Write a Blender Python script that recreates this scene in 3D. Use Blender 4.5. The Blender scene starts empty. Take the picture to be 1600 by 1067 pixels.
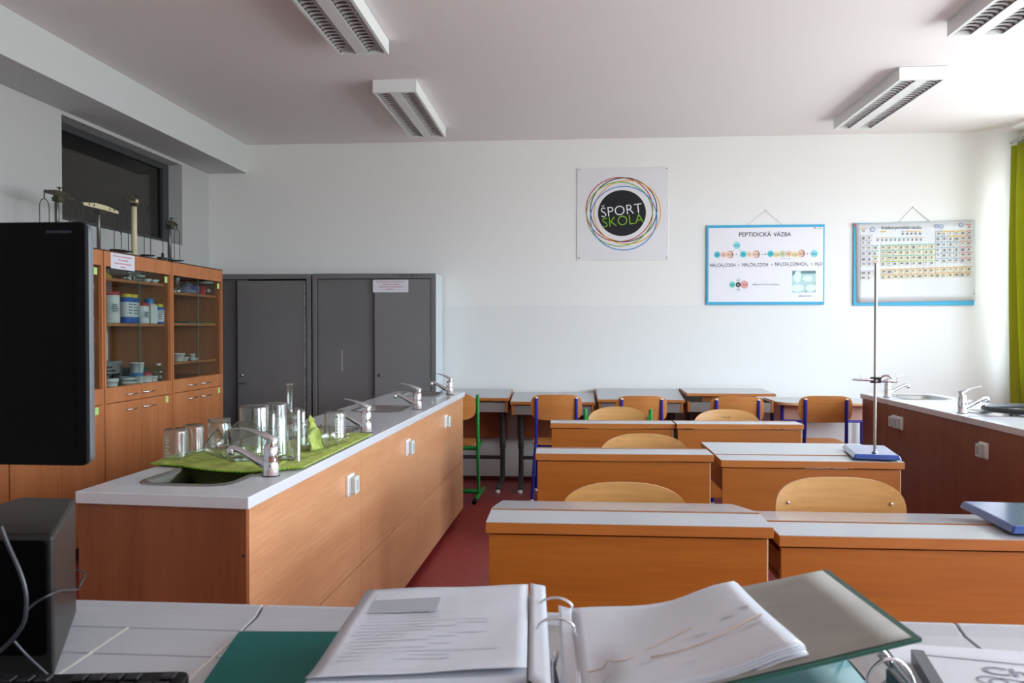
import bpy, bmesh, math, random
from mathutils import Vector, Matrix
import numpy as np
random.seed(7)
D = bpy.data
C = bpy.context.scene.collection
SC = bpy.context.scene
PI = math.pi

# ------------------------------------------------------------------ camera, world, daylight, exposure
EYE, FPX = 1.36, 1225.0
PITCH = -math.atan((533.5 - 515) / FPX)
YAW = math.atan((890 - 800) / FPX)
cam = D.cameras.new('camera')
cam.sensor_width = 36.0
cam.lens = FPX / 1600 * 36
cam.clip_start = 0.02
cam.dof.use_dof = True
cam.dof.focus_distance = 4.5
cam.dof.aperture_fstop = 13
co = D.objects.new('camera', cam)
C.objects.link(co)
co.location = (0, 0, EYE)
co.rotation_euler = (PI / 2 + PITCH, 0, YAW)
SC.camera = co

w = D.worlds.new('overcast_sky')
SC.world = w
w.use_nodes = True
nt = w.node_tree
nt.nodes.clear()
tc = nt.nodes.new('ShaderNodeTexCoord')
sx = nt.nodes.new('ShaderNodeSeparateXYZ')
rp = nt.nodes.new('ShaderNodeValToRGB')
rp.color_ramp.elements[0].position = 0.47
rp.color_ramp.elements[0].color = (0.49, 0.515, 0.53, 1)
rp.color_ramp.elements[1].position = 0.53
rp.color_ramp.elements[1].color = (0.73, 0.855, 0.97, 1)
mr = nt.nodes.new('ShaderNodeMath'); mr.operation = 'MULTIPLY_ADD'
mr.inputs[1].default_value = 0.5; mr.inputs[2].default_value = 0.5
bg = nt.nodes.new('ShaderNodeBackground')
bg.inputs[1].default_value = 6.0
ow = nt.nodes.new('ShaderNodeOutputWorld')
nt.links.new(tc.outputs['Generated'], sx.inputs[0])
nt.links.new(sx.outputs[2], mr.inputs[0])
nt.links.new(mr.outputs[0], rp.inputs[0])
nt.links.new(rp.outputs[0], bg.inputs[0])
nt.links.new(bg.outputs[0], ow.inputs[0])

RX, LX, BY, FY, CZ = 3.85, -3.33, 7.05, -1.6, 3.06     # right, left, back, front, ceiling
WINDOWS = [(-1.2, 1.4), (2.2, 4.9), (5.7, 6.85)]
WZ0, WZ1 = 0.95, 2.78
for i, (a, b) in enumerate(WINDOWS):                     # sky portals sit in the real window openings
    l = D.lights.new('window_portal', 'AREA')
    l.shape = 'RECTANGLE'; l.size = b - a; l.size_y = WZ1 - WZ0
    l.cycles.is_portal = True
    o = D.objects.new('window_portal', l); C.objects.link(o)
    o.location = (RX + 0.12, (a + b) / 2, (WZ0 + WZ1) / 2)
    o.rotation_euler = (PI / 2, 0, PI / 2)
    o['kind'] = 'helper'

SC.view_settings.view_transform = 'Standard'
SC.view_settings.look = 'None'
SC.view_settings.gamma = 1
SC.view_settings.use_curve_mapping = False
SC.view_settings.exposure = 1.6
SC.cycles.transparent_max_bounces = 40
SC.cycles.max_bounces = 14
SC.cycles.diffuse_bounces = 7
SC.cycles.glossy_bounces = 5
SC.cycles.sample_clamp_indirect = 8

# ------------------------------------------------------------------ points of the room along a line of sight, met with a real plane
_f = Vector((-math.sin(YAW) * math.cos(PITCH), math.cos(YAW) * math.cos(PITCH), math.sin(PITCH)))
_r = Vector((math.cos(YAW), math.sin(YAW), 0))
_u = _r.cross(_f)
_c = Vector((0, 0, EYE))
def _ray(x, y): return _f + _r * ((x - 800) / FPX) - _u * ((y - 533.5) / FPX)
def on_x(x, y, v): d = _ray(x, y); return _c + d * (v / d.x)
def on_y(x, y, v): d = _ray(x, y); return _c + d * (v / d.y)
def on_z(x, y, v): d = _ray(x, y); return _c + d * ((v - EYE) / d.z)

# ------------------------------------------------------------------ materials
def lin(c):
    return tuple(((v / 255) / 12.92 if v / 255 <= 0.04045 else ((v / 255 + 0.055) / 1.055) ** 2.4) for v in c) + (1,)
MATS = {}
def mat(name, c, rough=0.5, metal=0.0, spec=0.5, var=0.0, vscale=6.0, bump=0.0, bscale=200.0, coat=0.0, stretch=(1, 1, 1), c2=None):
    if name in MATS: return MATS[name]
    m = D.materials.new(name); m.use_nodes = True
    n = m.node_tree.nodes; L = m.node_tree.links
    b = n['Principled BSDF']
    b.inputs['Base Color'].default_value = lin(c)
    b.inputs['Roughness'].default_value = rough
    b.inputs['Metallic'].default_value = metal
    b.inputs['Specular IOR Level'].default_value = spec
    b.inputs['Coat Weight'].default_value = coat
    b.inputs['Coat Roughness'].default_value = 0.1
    t = n.new('ShaderNodeTexCoord')
    if var or c2:
        mp = n.new('ShaderNodeMapping'); mp.inputs['Scale'].default_value = stretch
        nz = n.new('ShaderNodeTexNoise'); nz.inputs['Scale'].default_value = vscale; nz.inputs['Detail'].default_value = 5
        cr = n.new('ShaderNodeValToRGB')
        cr.color_ramp.elements[0].position = 0.32; cr.color_ramp.elements[1].position = 0.68
        lo = c2 or tuple(v * (1 - var) for v in c)
        cr.color_ramp.elements[0].color = lin(lo); cr.color_ramp.elements[1].color = lin(c)
        L.new(t.outputs['Object'], mp.inputs[0]); L.new(mp.outputs[0], nz.inputs['Vector'])
        L.new(nz.outputs['Fac'], cr.inputs[0]); L.new(cr.outputs[0], b.inputs['Base Color'])
    if bump:
        nb = n.new('ShaderNodeTexNoise'); nb.inputs['Scale'].default_value = bscale
        bp = n.new('ShaderNodeBump'); bp.inputs['Strength'].default_value = bump; bp.inputs['Distance'].default_value = 0.002
        L.new(t.outputs['Object'], nb.inputs['Vector']); L.new(nb.outputs['Fac'], bp.inputs['Height']); L.new(bp.outputs[0], b.inputs['Normal'])
    MATS[name] = m
    return m
def wood(name, c, c2, axis, rough=0.4, fine=90.0, spec=0.5):
    s = [1.0, 1.0, 1.0]; s[axis] = 0.06
    m = mat(name, c, rough, spec=spec, c2=c2, vscale=9.0, stretch=s)
    n = m.node_tree.nodes; L = m.node_tree.links
    if 'fine' in n: return m
    nz = n.new('ShaderNodeTexNoise'); nz.name = 'fine'; nz.inputs['Scale'].default_value = fine; nz.inputs['Detail'].default_value = 3
    mp = [x for x in n if x.type == 'MAPPING'][0]; cr = [x for x in n if x.type == 'VALTORGB'][0]
    mx = n.new('ShaderNodeMix'); mx.data_type = 'RGBA'; mx.blend_type = 'MULTIPLY'; mx.inputs[0].default_value = 0.35
    c3 = n.new('ShaderNodeValToRGB'); c3.color_ramp.elements[0].position = 0.3; c3.color_ramp.elements[1].position = 0.65
    c3.color_ramp.elements[0].color = (0.62, 0.58, 0.54, 1); c3.color_ramp.elements[1].color = (1, 1, 1, 1)
    L.new(mp.outputs[0], nz.inputs['Vector']); L.new(nz.outputs['Fac'], c3.inputs[0])
    L.new(cr.outputs[0], mx.inputs[6]); L.new(c3.outputs[0], mx.inputs[7]); L.new(mx.outputs[2], n['Principled BSDF'].inputs['Base Color'])
    return m
def clear(name, tint=(0.97, 0.985, 0.975), refl=1.45, rough=0.02, gain=1.0, edge=None):
    if name in MATS: return MATS[name]
    m = D.materials.new(name); m.use_nodes = True
    n = m.node_tree.nodes; L = m.node_tree.links; n.clear()
    tr = n.new('ShaderNodeBsdfTransparent'); tr.inputs[0].default_value = (*tint, 1)
    gl = n.new('ShaderNodeBsdfGlossy'); gl.inputs['Roughness'].default_value = rough
    fr = n.new('ShaderNodeFresnel'); fr.inputs['IOR'].default_value = refl
    mm = n.new('ShaderNodeMath'); mm.operation = 'MULTIPLY'; mm.inputs[1].default_value = gain; mm.use_clamp = True
    mx = n.new('ShaderNodeMixShader'); o = n.new('ShaderNodeOutputMaterial')
    if edge:
        lw = n.new('ShaderNodeLayerWeight'); lw.inputs[0].default_value = 0.28; tm = n.new('ShaderNodeMix'); tm.data_type = 'RGBA'; tm.inputs[6].default_value = (*tint, 1); tm.inputs[7].default_value = (*edge, 1)
        L.new(lw.outputs['Facing'], tm.inputs[0]); L.new(tm.outputs[2], tr.inputs[0])
    gm = n.new('ShaderNodeNewGeometry'); io = n.new('ShaderNodeMix'); io.inputs[2].default_value = refl; io.inputs[3].default_value = 1 / refl   # keeps the far side of a thin wall from mirroring
    L.new(gm.outputs['Backfacing'], io.inputs[0]); L.new(io.outputs[0], fr.inputs['IOR'])
    L.new(fr.outputs[0], mm.inputs[0]); L.new(mm.outputs[0], mx.inputs[0]); L.new(tr.outputs[0], mx.inputs[1]); L.new(gl.outputs[0], mx.inputs[2]); L.new(mx.outputs[0], o.inputs[0])
    MATS[name] = m
    return m

WHITE = mat('white_wall_paint', (226, 226, 222), 0.75, spec=0.25, var=0.02, vscale=1.5, bump=0.12, bscale=160)
CEIL = mat('white_ceiling_paint', (234, 231, 229), 0.85, spec=0.15, bump=0.08, bscale=120)
DESKWOOD = wood('orange_beech_veneer', (178, 106, 34), (162, 90, 22), 0, 0.42)
DESKEDGE = wood('beech_edge_band', (188, 118, 52), (174, 102, 40), 0, 0.42)
LAM = mat('white_laminate', (174, 176, 180), 0.2, spec=0.5)
BENCHWOOD = wood('bench_beech_laminate', (208, 154, 112), (198, 140, 98), 1, 0.34)
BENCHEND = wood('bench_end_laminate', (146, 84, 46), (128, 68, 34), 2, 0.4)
RBENCH = wood('right_bench_laminate', (140, 80, 52), (124, 68, 42), 2, 0.36)
CABWOOD = wood('cabinet_beech_laminate', (200, 130, 82), (184, 113, 66), 2, 0.42)
CABIN = mat('cabinet_inside_brown', (134, 108, 82), 0.6, var=0.06)
TOPW = mat('white_worktop', (208, 210, 214), 0.16, spec=0.5, var=0.015, vscale=3)
CHROME = mat('chrome', (226, 228, 232), 0.08, metal=1.0)
STEEL = mat('brushed_steel', (176, 178, 178), 0.24, metal=1.0, bump=0.05, bscale=300)
LOCK = mat('grey_locker_paint', (114, 114, 114), 0.5, spec=0.4, var=0.05, vscale=2)
LOCKD = mat('dark_grey_locker_paint', (100, 99, 99), 0.5, spec=0.4, var=0.05, vscale=2)
LOCKS = mat('pale_grey_locker_side', (196, 204, 206), 0.5)
BLACKP = mat('black_plastic', (15, 15, 17), 0.5, spec=0.25, bump=0.05)
BLACKG = mat('black_gloss', (3, 3, 4), 0.45, spec=0.12)
DARKM = mat('dark_grey_metal', (62, 62, 64), 0.42, var=0.08)
BLUEM = mat('blue_enamel', (38, 42, 150), 0.3)
GREENM = mat('green_enamel', (28, 142, 60), 0.32)
PLY = wood('chair_beech_plywood', (214, 164, 100), (204, 150, 84), 0, 0.3)
PLY2 = wood('back_chair_plywood', (208, 140, 76), (194, 124, 62), 0, 0.36)
WPLAST = mat('white_plastic', (232, 234, 234), 0.35)
GPLAST = mat('grey_white_plastic', (196, 206, 202), 0.35)
PAPER = mat('white_paper', (222, 224, 230), 0.8, spec=0.1, var=0.03, vscale=5)
PAPER2 = mat('plastic_sleeve_paper', (206, 209, 217), 0.32, spec=0.4, var=0.05, vscale=9, bump=0.25, bscale=26)
GREYPRINT = mat('grey_print', (160, 163, 170), 0.7)
GREYCARD = mat('grey_card', (156, 152, 145), 0.9, spec=0.1, var=0.07, vscale=12)
BGREEN = mat('dark_green_binder_cloth', (14, 84, 70), 0.45)
TEAL = mat('teal_plastic_folder', (0, 98, 92), 0.45, spec=0.25)
LOUVRE = mat('louvre_aluminium', (112, 110, 108), 0.34, metal=0.6)
LAMPW = mat('white_lamp_enamel', (226, 230, 228), 0.45)
TOWEL = mat('green_towel', (182, 196, 104), 0.95, spec=0.1, var=0.16, vscale=40, bump=0.9, bscale=420)
CURT = mat('olive_green_curtain', (176, 182, 62), 0.9, spec=0.1, var=0.05, vscale=30, bump=0.3, bscale=500)
TILEM = mat('glazed_white_tile', (190, 193, 198), 0.2, spec=0.5, var=0.03, vscale=4)
GROUT = mat('grey_grout', (158, 150, 140), 0.9, bump=0.3)
GLASS = clear('laboratory_glass', gain=2.3, edge=(0.78, 0.83, 0.80))
PANE = clear('cabinet_glass', (0.86, 0.90, 0.87), 1.5, 0.0)
DPANE = clear('dark_window_glass', (0.5, 0.49, 0.45), 1.55, 0.01, 1.3)
INK = mat('black_ink', (28, 28, 30), 0.7)
REDINK = mat('pale_red_ink', (204, 136, 150), 0.8)
BLUEB = mat('blue_stand_enamel', (4, 66, 146), 0.16, spec=0.6, coat=0.6)
RUBBER = mat('black_rubber', (40, 40, 42), 0.5)

n_ = CURT.node_tree.nodes; _tr = n_.new('ShaderNodeBsdfTranslucent'); _tr.inputs[0].default_value = lin((196, 198, 78)); _mx = n_.new('ShaderNodeMixShader'); _mx.inputs[0].default_value = 0.45
CURT.node_tree.links.new(n_['Principled BSDF'].outputs[0], _mx.inputs[1]); CURT.node_tree.links.new(_tr.outputs[0], _mx.inputs[2]); CURT.node_tree.links.new(_mx.outputs[0], n_['Material Output'].inputs[0])

# ------------------------------------------------------------------ mesh builder
class MB:
    def __init__(s): s.v = []; s.f = []; s.sm = []; s.mi = []; s.M = None; s.mat = 0
    def _add(s, vs, fs, smooth=False):
        k = len(s.v)
        for p in vs:
            p = Vector(p)
            if s.M is not None: p = s.M @ p
            s.v.append(tuple(p))
        for f in fs:
            s.f.append(tuple(i + k for i in f)); s.sm.append(smooth); s.mi.append(s.mat)
        return s
    def box(s, x0, x1, y0, y1, z0, z1):
        v = [(x, y, z) for x in (x0, x1) for y in (y0, y1) for z in (z0, z1)]
        return s._add(v, [(0, 1, 3, 2), (4, 6, 7, 5), (0, 4, 5, 1), (2, 3, 7, 6), (0, 2, 6, 4), (1, 5, 7, 3)])
    def prism(s, poly, a, b, ax='z', smooth=False):
        def m(p, q):
            return (p[0], p[1], q) if ax == 'z' else ((p[0], q, p[1]) if ax == 'y' else (q, p[0], p[1]))
        n = len(poly)
        v = [m(p, a) for p in poly] + [m(p, b) for p in poly]
        s._add(v, [tuple(range(n))[::-1], tuple(range(n, 2 * n))])
        return s._add(v, [(i, (i + 1) % n, n + (i + 1) % n, n + i) for i in range(n)], smooth)
    def tube(s, pts, r, n=8, closed=False, caps=True):
        pts = [Vector(p) for p in pts]; N = len(pts); vs = []; prev = None
        rr = r if isinstance(r, (list, tuple)) else [r] * N
        for i, p in enumerate(pts):
            a = pts[(i - 1) % N] if (i > 0 or closed) else p
            b = pts[(i + 1) % N] if (i < N - 1 or closed) else p
            t = (b - a).normalized() if (b - a).length > 1e-9 else Vector((0, 0, 1))
            if prev is None:
                h = Vector((0, 0, 1)) if abs(t.z) < 0.9 else Vector((1, 0, 0))
                x = t.cross(h).normalized()
            else:
                x = (prev - t * prev.dot(t))
                x = x.normalized() if x.length > 1e-6 else t.orthogonal().normalized()
            prev = x; y = t.cross(x)
            for k in range(n):
                a_ = 2 * PI * k / n
                vs.append(p + (x * math.cos(a_) + y * math.sin(a_)) * rr[i])
        fs = []
        for i in range(N if closed else N - 1):
            j = (i + 1) % N
            for k in range(n):
                fs.append((i * n + k, i * n + (k + 1) % n, j * n + (k + 1) % n, j * n + k))
        s._add(vs, fs, True)
        if caps and not closed:
            s._add(vs[:n], [tuple(range(n))[::-1]]); s._add(vs[-n:], [tuple(range(n))])
        return s
    def lathe(s, prof, n=24, c=(0, 0, 0), closed=False, smooth=True):
        vs = []; fs = []; m = len(prof)
        for r, z in prof:
            for k in range(n):
                a = 2 * PI * k / n
                vs.append((c[0] + r * math.cos(a), c[1] + r * math.sin(a), c[2] + z))
        for i in range(m if closed else m - 1):
            j = (i + 1) % m
            for k in range(n):
                fs.append((i * n + k, i * n + (k + 1) % n, j * n + (k + 1) % n, j * n + k))
        return s._add(vs, fs, smooth)
    def sheet(s, fn, nu, nv, off=None, smooth=True):
        """fn(u,v)->point, u,v in 0..1; off = thickness vector gives it depth"""
        P = [Vector(fn(i / nu, j / nv)) for i in range(nu + 1) for j in range(nv + 1)]
        I = lambda i, j: i * (nv + 1) + j
        fs = [(I(i, j), I(i + 1, j), I(i + 1, j + 1), I(i, j + 1)) for i in range(nu) for j in range(nv)]
        if off is None: return s._add(P, fs, smooth)
        off = Vector(off); K = len(P)
        vs = P + [p + off for p in P]
        fs2 = fs + [tuple(K + i for i in f[::-1]) for f in fs]
        rim = [I(i, 0) for i in range(nu + 1)] + [I(nu, j) for j in range(1, nv + 1)] + [I(i, nv) for i in range(nu - 1, -1, -1)] + [I(0, j) for j in range(nv - 1, 0, -1)]
        R = len(rim)
        fs2 += [(rim[k], K + rim[k], K + rim[(k + 1) % R], rim[(k + 1) % R]) for k in range(R)]
        return s._add(vs, fs2, smooth)
    def slab(s, us, vs, hole, fn):
        """cells us x vs with holes; fn(u,v,side)->point"""
        nu, nv = len(us) - 1, len(vs) - 1; idx = {}; V = []; F = []
        solid = lambda i, j: 0 <= i < nu and 0 <= j < nv and not hole((us[i] + us[i + 1]) / 2, (vs[j] + vs[j + 1]) / 2)
        def g(i, j, k):
            if (i, j, k) not in idx: idx[(i, j, k)] = len(V); V.append(fn(us[i], vs[j], k))
            return idx[(i, j, k)]
        for i in range(nu):
            for j in range(nv):
                if not solid(i, j): continue
                F.append((g(i, j, 1), g(i + 1, j, 1), g(i + 1, j + 1, 1), g(i, j + 1, 1)))
                F.append((g(i, j, 0), g(i, j + 1, 0), g(i + 1, j + 1, 0), g(i + 1, j, 0)))
                for (a, b), (c, d) in (((0, -1), ((i, j), (i + 1, j))), ((1, 0), ((i + 1, j), (i + 1, j + 1))), ((0, 1), ((i + 1, j + 1), (i, j + 1))), ((-1, 0), ((i, j + 1), (i, j)))):
                    if not solid(i + a, j + b): F.append((g(*c, 0), g(*d, 0), g(*d, 1), g(*c, 1)))
        return s._add(V, F)
    def build(s, name, m, parent=None, bevel=0, seg=2, loc=None, label=None):
        me = D.meshes.new(name)
        me.from_pydata(s.v, [], s.f)
        for p, sm, mi in zip(me.polygons, s.sm, s.mi): p.use_smooth = sm; p.material_index = mi
        bm = bmesh.new(); bm.from_mesh(me)
        if bevel:
            bmesh.ops.remove_doubles(bm, verts=bm.verts, dist=1e-5)
            ed = [e for e in bm.edges if len(e.link_faces) == 2 and e.calc_face_angle(0) > 0.6]
            bmesh.ops.bevel(bm, geom=ed, offset=bevel, segments=seg, affect='EDGES', profile=0.5, clamp_overlap=True)
        bmesh.ops.recalc_face_normals(bm, faces=bm.faces)
        bm.to_mesh(me); bm.free()
        for q in (m if isinstance(m, (list, tuple)) else [m]): me.materials.append(q)
        o = D.objects.new(name, me); C.objects.link(o)
        if parent is not None: o.parent = parent
        if loc is not None: o.location = loc
        if label: o['label'] = label
        return o
def bx(*a): return MB().box(*a)
def tag(o, label, cat, group=None, kind=None):
    o['label'] = label; o['category'] = cat
    if group: o['group'] = group
    if kind: o['kind'] = kind
    return o
def thing(name, label, cat, loc=(0, 0, 0), rz=0.0, group=None):
    o = D.objects.new(name, None); C.objects.link(o); o.empty_display_size = 0.1
    o.location = loc; o.rotation_euler = (0, 0, rz)
    return tag(o, label, cat, group)
def struct(o, label=None):
    o['kind'] = 'structure'
    if label: o['label'] = label
    return o
def dup(root, loc, rz, label, group=None):
    r = root.copy(); C.objects.link(r); r.location = loc; r.rotation_euler = (0, 0, rz); r['label'] = label
    if group: r['group'] = group
    for ch in list(root.children):
        c = ch.copy(); C.objects.link(c); c.parent = r
        for g in ch.children:
            d = g.copy(); C.objects.link(d); d.parent = c
    return r
def arc(cx, cy, r, a0, a1, n): return [(cx + r * math.cos(a0 + (a1 - a0) * i / n), cy + r * math.sin(a0 + (a1 - a0) * i / n)) for i in range(n + 1)]
def rrect(x0, x1, y0, y1, r, n=5):
    return arc(x1 - r, y1 - r, r, 0, PI / 2, n) + arc(x0 + r, y1 - r, r, PI / 2, PI, n) + arc(x0 + r, y0 + r, r, PI, 1.5 * PI, n) + arc(x1 - r, y0 + r, r, 1.5 * PI, 2 * PI, n)
def smooth_path(P, k=6):
    P = [Vector(p) for p in P]; out = []
    for i in range(len(P) - 1):
        a = P[max(i - 1, 0)]; b = P[i]; c = P[i + 1]; d = P[min(i + 2, len(P) - 1)]
        for j in range(k):
            t = j / k
            out.append(0.5 * ((2 * b) + (c - a) * t + (2 * a - 5 * b + 4 * c - d) * t * t + (3 * b - a - 3 * c + d) * t ** 3))
    return out + [P[-1]]
def text_into(mb, s, x, z, width, height, y, rot=0.0, center=True, shear=0.0, bold=0.0):
    """flat lettering in the plane y = const, read from -Y; width/height of the whole line"""
    cu = D.curves.new('t', 'FONT'); cu.body = s; cu.size = 1; cu.resolution_u = 3; cu.offset = bold
    o = D.objects.new('t', cu); C.objects.link(o)
    dg = bpy.context.evaluated_depsgraph_get(); me = D.meshes.new_from_object(o.evaluated_get(dg))
    C.objects.unlink(o); D.objects.remove(o); D.curves.remove(cu)
    if not me.vertices: return
    V = [v.co.copy() for v in me.vertices]; x0 = min(v.x for v in V); x1 = max(v.x for v in V)
    z0, z1 = min(v.y for v in V), max(v.y for v in V)
    sx = width / (x1 - x0); sz = height / (z1 - z0); cr, sr = math.cos(rot), math.sin(rot); pts = []
    for v in V:
        a = (v.x - (x0 + x1) / 2) * sx; b = (v.y - (z0 + z1) / 2) * sz; a += shear * b
        pts.append((x + a * cr - b * sr, y, z + a * sr + b * cr))
    mb._add(pts, [tuple(p.vertices) for p in me.polygons]); D.meshes.remove(me)

# ------------------------------------------------------------------ room shell
m = mat('red_speckled_lino', (116, 46, 46), 0.36, spec=0.4)
n = m.node_tree.nodes; L = m.node_tree.links
t = n.new('ShaderNodeTexCoord'); vo = n.new('ShaderNodeTexVoronoi'); vo.inputs['Scale'].default_value = 34; vo.inputs['Randomness'].default_value = 1
cr = n.new('ShaderNodeValToRGB'); cr.color_ramp.elements[0].position = 0.10; cr.color_ramp.elements[1].position = 0.16
cr.color_ramp.elements[0].color = lin((196, 126, 120)); cr.color_ramp.elements[1].color = lin((152, 50, 50))
nz = n.new('ShaderNodeTexNoise'); nz.inputs['Scale'].default_value = 3.0; nz.inputs['Detail'].default_value = 6
mx = n.new('ShaderNodeMix'); mx.data_type = 'RGBA'; mx.blend_type = 'MULTIPLY'; mx.inputs[0].default_value = 0.5
c2 = n.new('ShaderNodeValToRGB'); c2.color_ramp.elements[0].color = (0.62, 0.6, 0.6, 1); c2.color_ramp.elements[1].color = (1.15, 1.1, 1.1, 1)
L.new(t.outputs['Object'], vo.inputs['Vector']); L.new(vo.outputs['Distance'], cr.inputs[0]); L.new(t.outputs['Object'], nz.inputs['Vector'])
L.new(nz.outputs['Fac'], c2.inputs[0]); L.new(cr.outputs[0], mx.inputs[6]); L.new(c2.outputs[0], mx.inputs[7]); L.new(mx.outputs[2], n['Principled BSDF'].inputs['Base Color'])
struct(bx(LX - 0.2, RX + 0.25, FY - 0.2, BY + 0.2, -0.15, 0).build('floor', m), 'dark red speckled linoleum floor')
struct(bx(LX - 0.2, RX + 0.25, FY - 0.2, BY + 0.2, CZ, CZ + 0.15).build('ceiling', CEIL), 'flat white painted ceiling')

wm = D.materials.new('two_coat_wall'); wm.use_nodes = True; MATS['two_coat_wall'] = wm       # matt paint above, glossier oil paint below 1.57 m
n = wm.node_tree.nodes; L = wm.node_tree.links; b = n['Principled BSDF']; b.inputs['Specular IOR Level'].default_value = 0.3
t = n.new('ShaderNodeTexCoord'); sp = n.new('ShaderNodeSeparateXYZ'); gt = n.new('ShaderNodeMath'); gt.operation = 'GREATER_THAN'; gt.inputs[1].default_value = 1.575
mx = n.new('ShaderNodeMix'); mx.data_type = 'RGBA'; mx.inputs[6].default_value = lin((222, 224, 222)); mx.inputs[7].default_value = lin((228, 229, 226))
mf = n.new('ShaderNodeMix'); mf.inputs[2].default_value = 0.42; mf.inputs[3].default_value = 0.8
nz = n.new('ShaderNodeTexNoise'); nz.inputs['Scale'].default_value = 90; bp = n.new('ShaderNodeBump'); bp.inputs['Strength'].default_value = 0.1; bp.inputs['Distance'].default_value = 0.002
L.new(t.outputs['Object'], sp.inputs[0]); L.new(sp.outputs[2], gt.inputs[0]); L.new(gt.outputs[0], mx.inputs[0]); L.new(gt.outputs[0], mf.inputs[0])
L.new(mx.outputs[2], b.inputs['Base Color']); L.new(mf.outputs[0], b.inputs['Roughness']); L.new(t.outputs['Object'], nz.inputs['Vector']); L.new(nz.outputs['Fac'], bp.inputs['Height']); L.new(bp.outputs[0], b.inputs['Normal'])
struct(bx(LX - 0.2, RX + 0.25, BY, BY + 0.2, 0, CZ).build('wall_back', wm), 'white back wall with glossier paint below mid height')
struct(bx(LX - 0.2, RX + 0.25, FY - 0.2, FY, 0, CZ).build('wall_front', WHITE), 'white wall behind the teacher desk')
IW = (4.94, 6.545, 2.085, 2.775)                        # interior window opening
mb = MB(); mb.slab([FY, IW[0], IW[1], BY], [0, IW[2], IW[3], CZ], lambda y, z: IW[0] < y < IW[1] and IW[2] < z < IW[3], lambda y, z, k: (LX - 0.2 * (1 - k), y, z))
struct(mb.build('wall_left', mat('dimmed_white_wall_paint', (184, 185, 182), 0.75, spec=0.25, var=0.02, vscale=1.5, bump=0.12, bscale=160)), 'white left wall with a high dark window')  # white paint darkened in colour to offset the window light on this wall
ys = sorted([FY, BY] + [y for ab in WINDOWS for y in ab])
mb = MB(); mb.slab(ys, [0, WZ0, WZ1, CZ], lambda y, z: WZ0 < z < WZ1 and any(a < y < b_ for a, b_ in WINDOWS), lambda y, z, k: (RX + 0.25 * k, y, z))
struct(mb.build('wall_right', WHITE), 'white window wall on the right')
struct(bx(LX, -2.965, FY, BY, 2.80, CZ).build('trim_1', mat('dimmed_white_beam_paint', (200, 203, 202), 0.75, spec=0.25), bevel=0.004), 'white boxed beam under the ceiling along the left wall')  # beam colour darkened with the left wall to offset the window light
struct(bx(LX, RX, BY - 0.012, BY, 0, 0.035).build('baseboard_back', mat('dark_red_skirting', (84, 26, 28), 0.5)), 'dark red skirting strip on the back wall')
# interior window: reveal, frame and glass, dark corridor behind it
dk = mat('dim_corridor_wall', (96, 92, 84), 0.8)
mb = MB(); mb.slab([4.2, IW[0], IW[1], 7.0], [1.2, IW[2], IW[3], 3.0], lambda y, z: IW[0] < y < IW[1] and IW[2] < z < IW[3], lambda y, z, k: (LX - 0.2 - 0.02 * (1 - k), y, z))
mb.box(LX - 2.2, LX - 2.18, 4.2, 7.0, 1.2, 3.0).box(LX - 2.2, LX - 0.2, 4.18, 4.2, 1.2, 3.0).box(LX - 2.2, LX - 0.2, 7.0, 7.02, 1.2, 3.0).box(LX - 2.2, LX - 0.2, 4.18, 7.02, 3.0, 3.02).box(LX - 2.2, LX - 0.2, 4.18, 7.02, 1.18, 1.2)
co_ = struct(mb.build('wall_corridor', dk), 'unlit corridor behind the interior window')
wf = thing('window_1', 'high interior window with dark frame in the left wall', 'window', (LX - 0.15, 0, 0)); wf['kind'] = 'structure'
FRM = mat('dark_grey_window_frame', (58, 60, 62), 0.4)
for nm, a in (('frame_rail', (-0.03, 0.03, IW[0], IW[1], IW[3] - 0.05, IW[3])), ('frame_rail', (-0.03, 0.03, IW[0], IW[1], IW[2], IW[2] + 0.05)), ('frame_stile', (-0.03, 0.03, IW[0], IW[0] + 0.05, IW[2] + 0.05, IW[3] - 0.05)), ('frame_stile', (-0.03, 0.03, IW[1] - 0.09, IW[1] - 0.0, IW[2] + 0.05, IW[3] - 0.05))):
    bx(*a).build(nm, FRM, wf, bevel=0.003)
bx(-0.004, 0.004, IW[0] + 0.05, IW[1] - 0.09, IW[2] + 0.05, IW[3] - 0.05).build('pane', DPANE, wf)
for i, (a, b_) in enumerate(WINDOWS):
    wf = thing('window_%d' % (i + 2), 'white framed window in the right wall, number %d from the front' % (i + 1), 'window', (RX + 0.16, 0, 0)); wf['kind'] = 'structure'
    for q in ((a, a + 0.07, WZ0, WZ1), (b_ - 0.07, b_, WZ0, WZ1), ((a + b_) / 2 - 0.045, (a + b_) / 2 + 0.045, WZ0, WZ1)):
        bx(-0.03, 0.03, q[0], q[1], q[2], q[3]).build('frame_stile', WPLAST, wf)
    for q in ((WZ0, WZ0 + 0.07), (WZ1 - 0.07, WZ1)):
        bx(-0.028, 0.028, a, b_, q[0], q[1]).build('frame_rail', WPLAST, wf)

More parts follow.
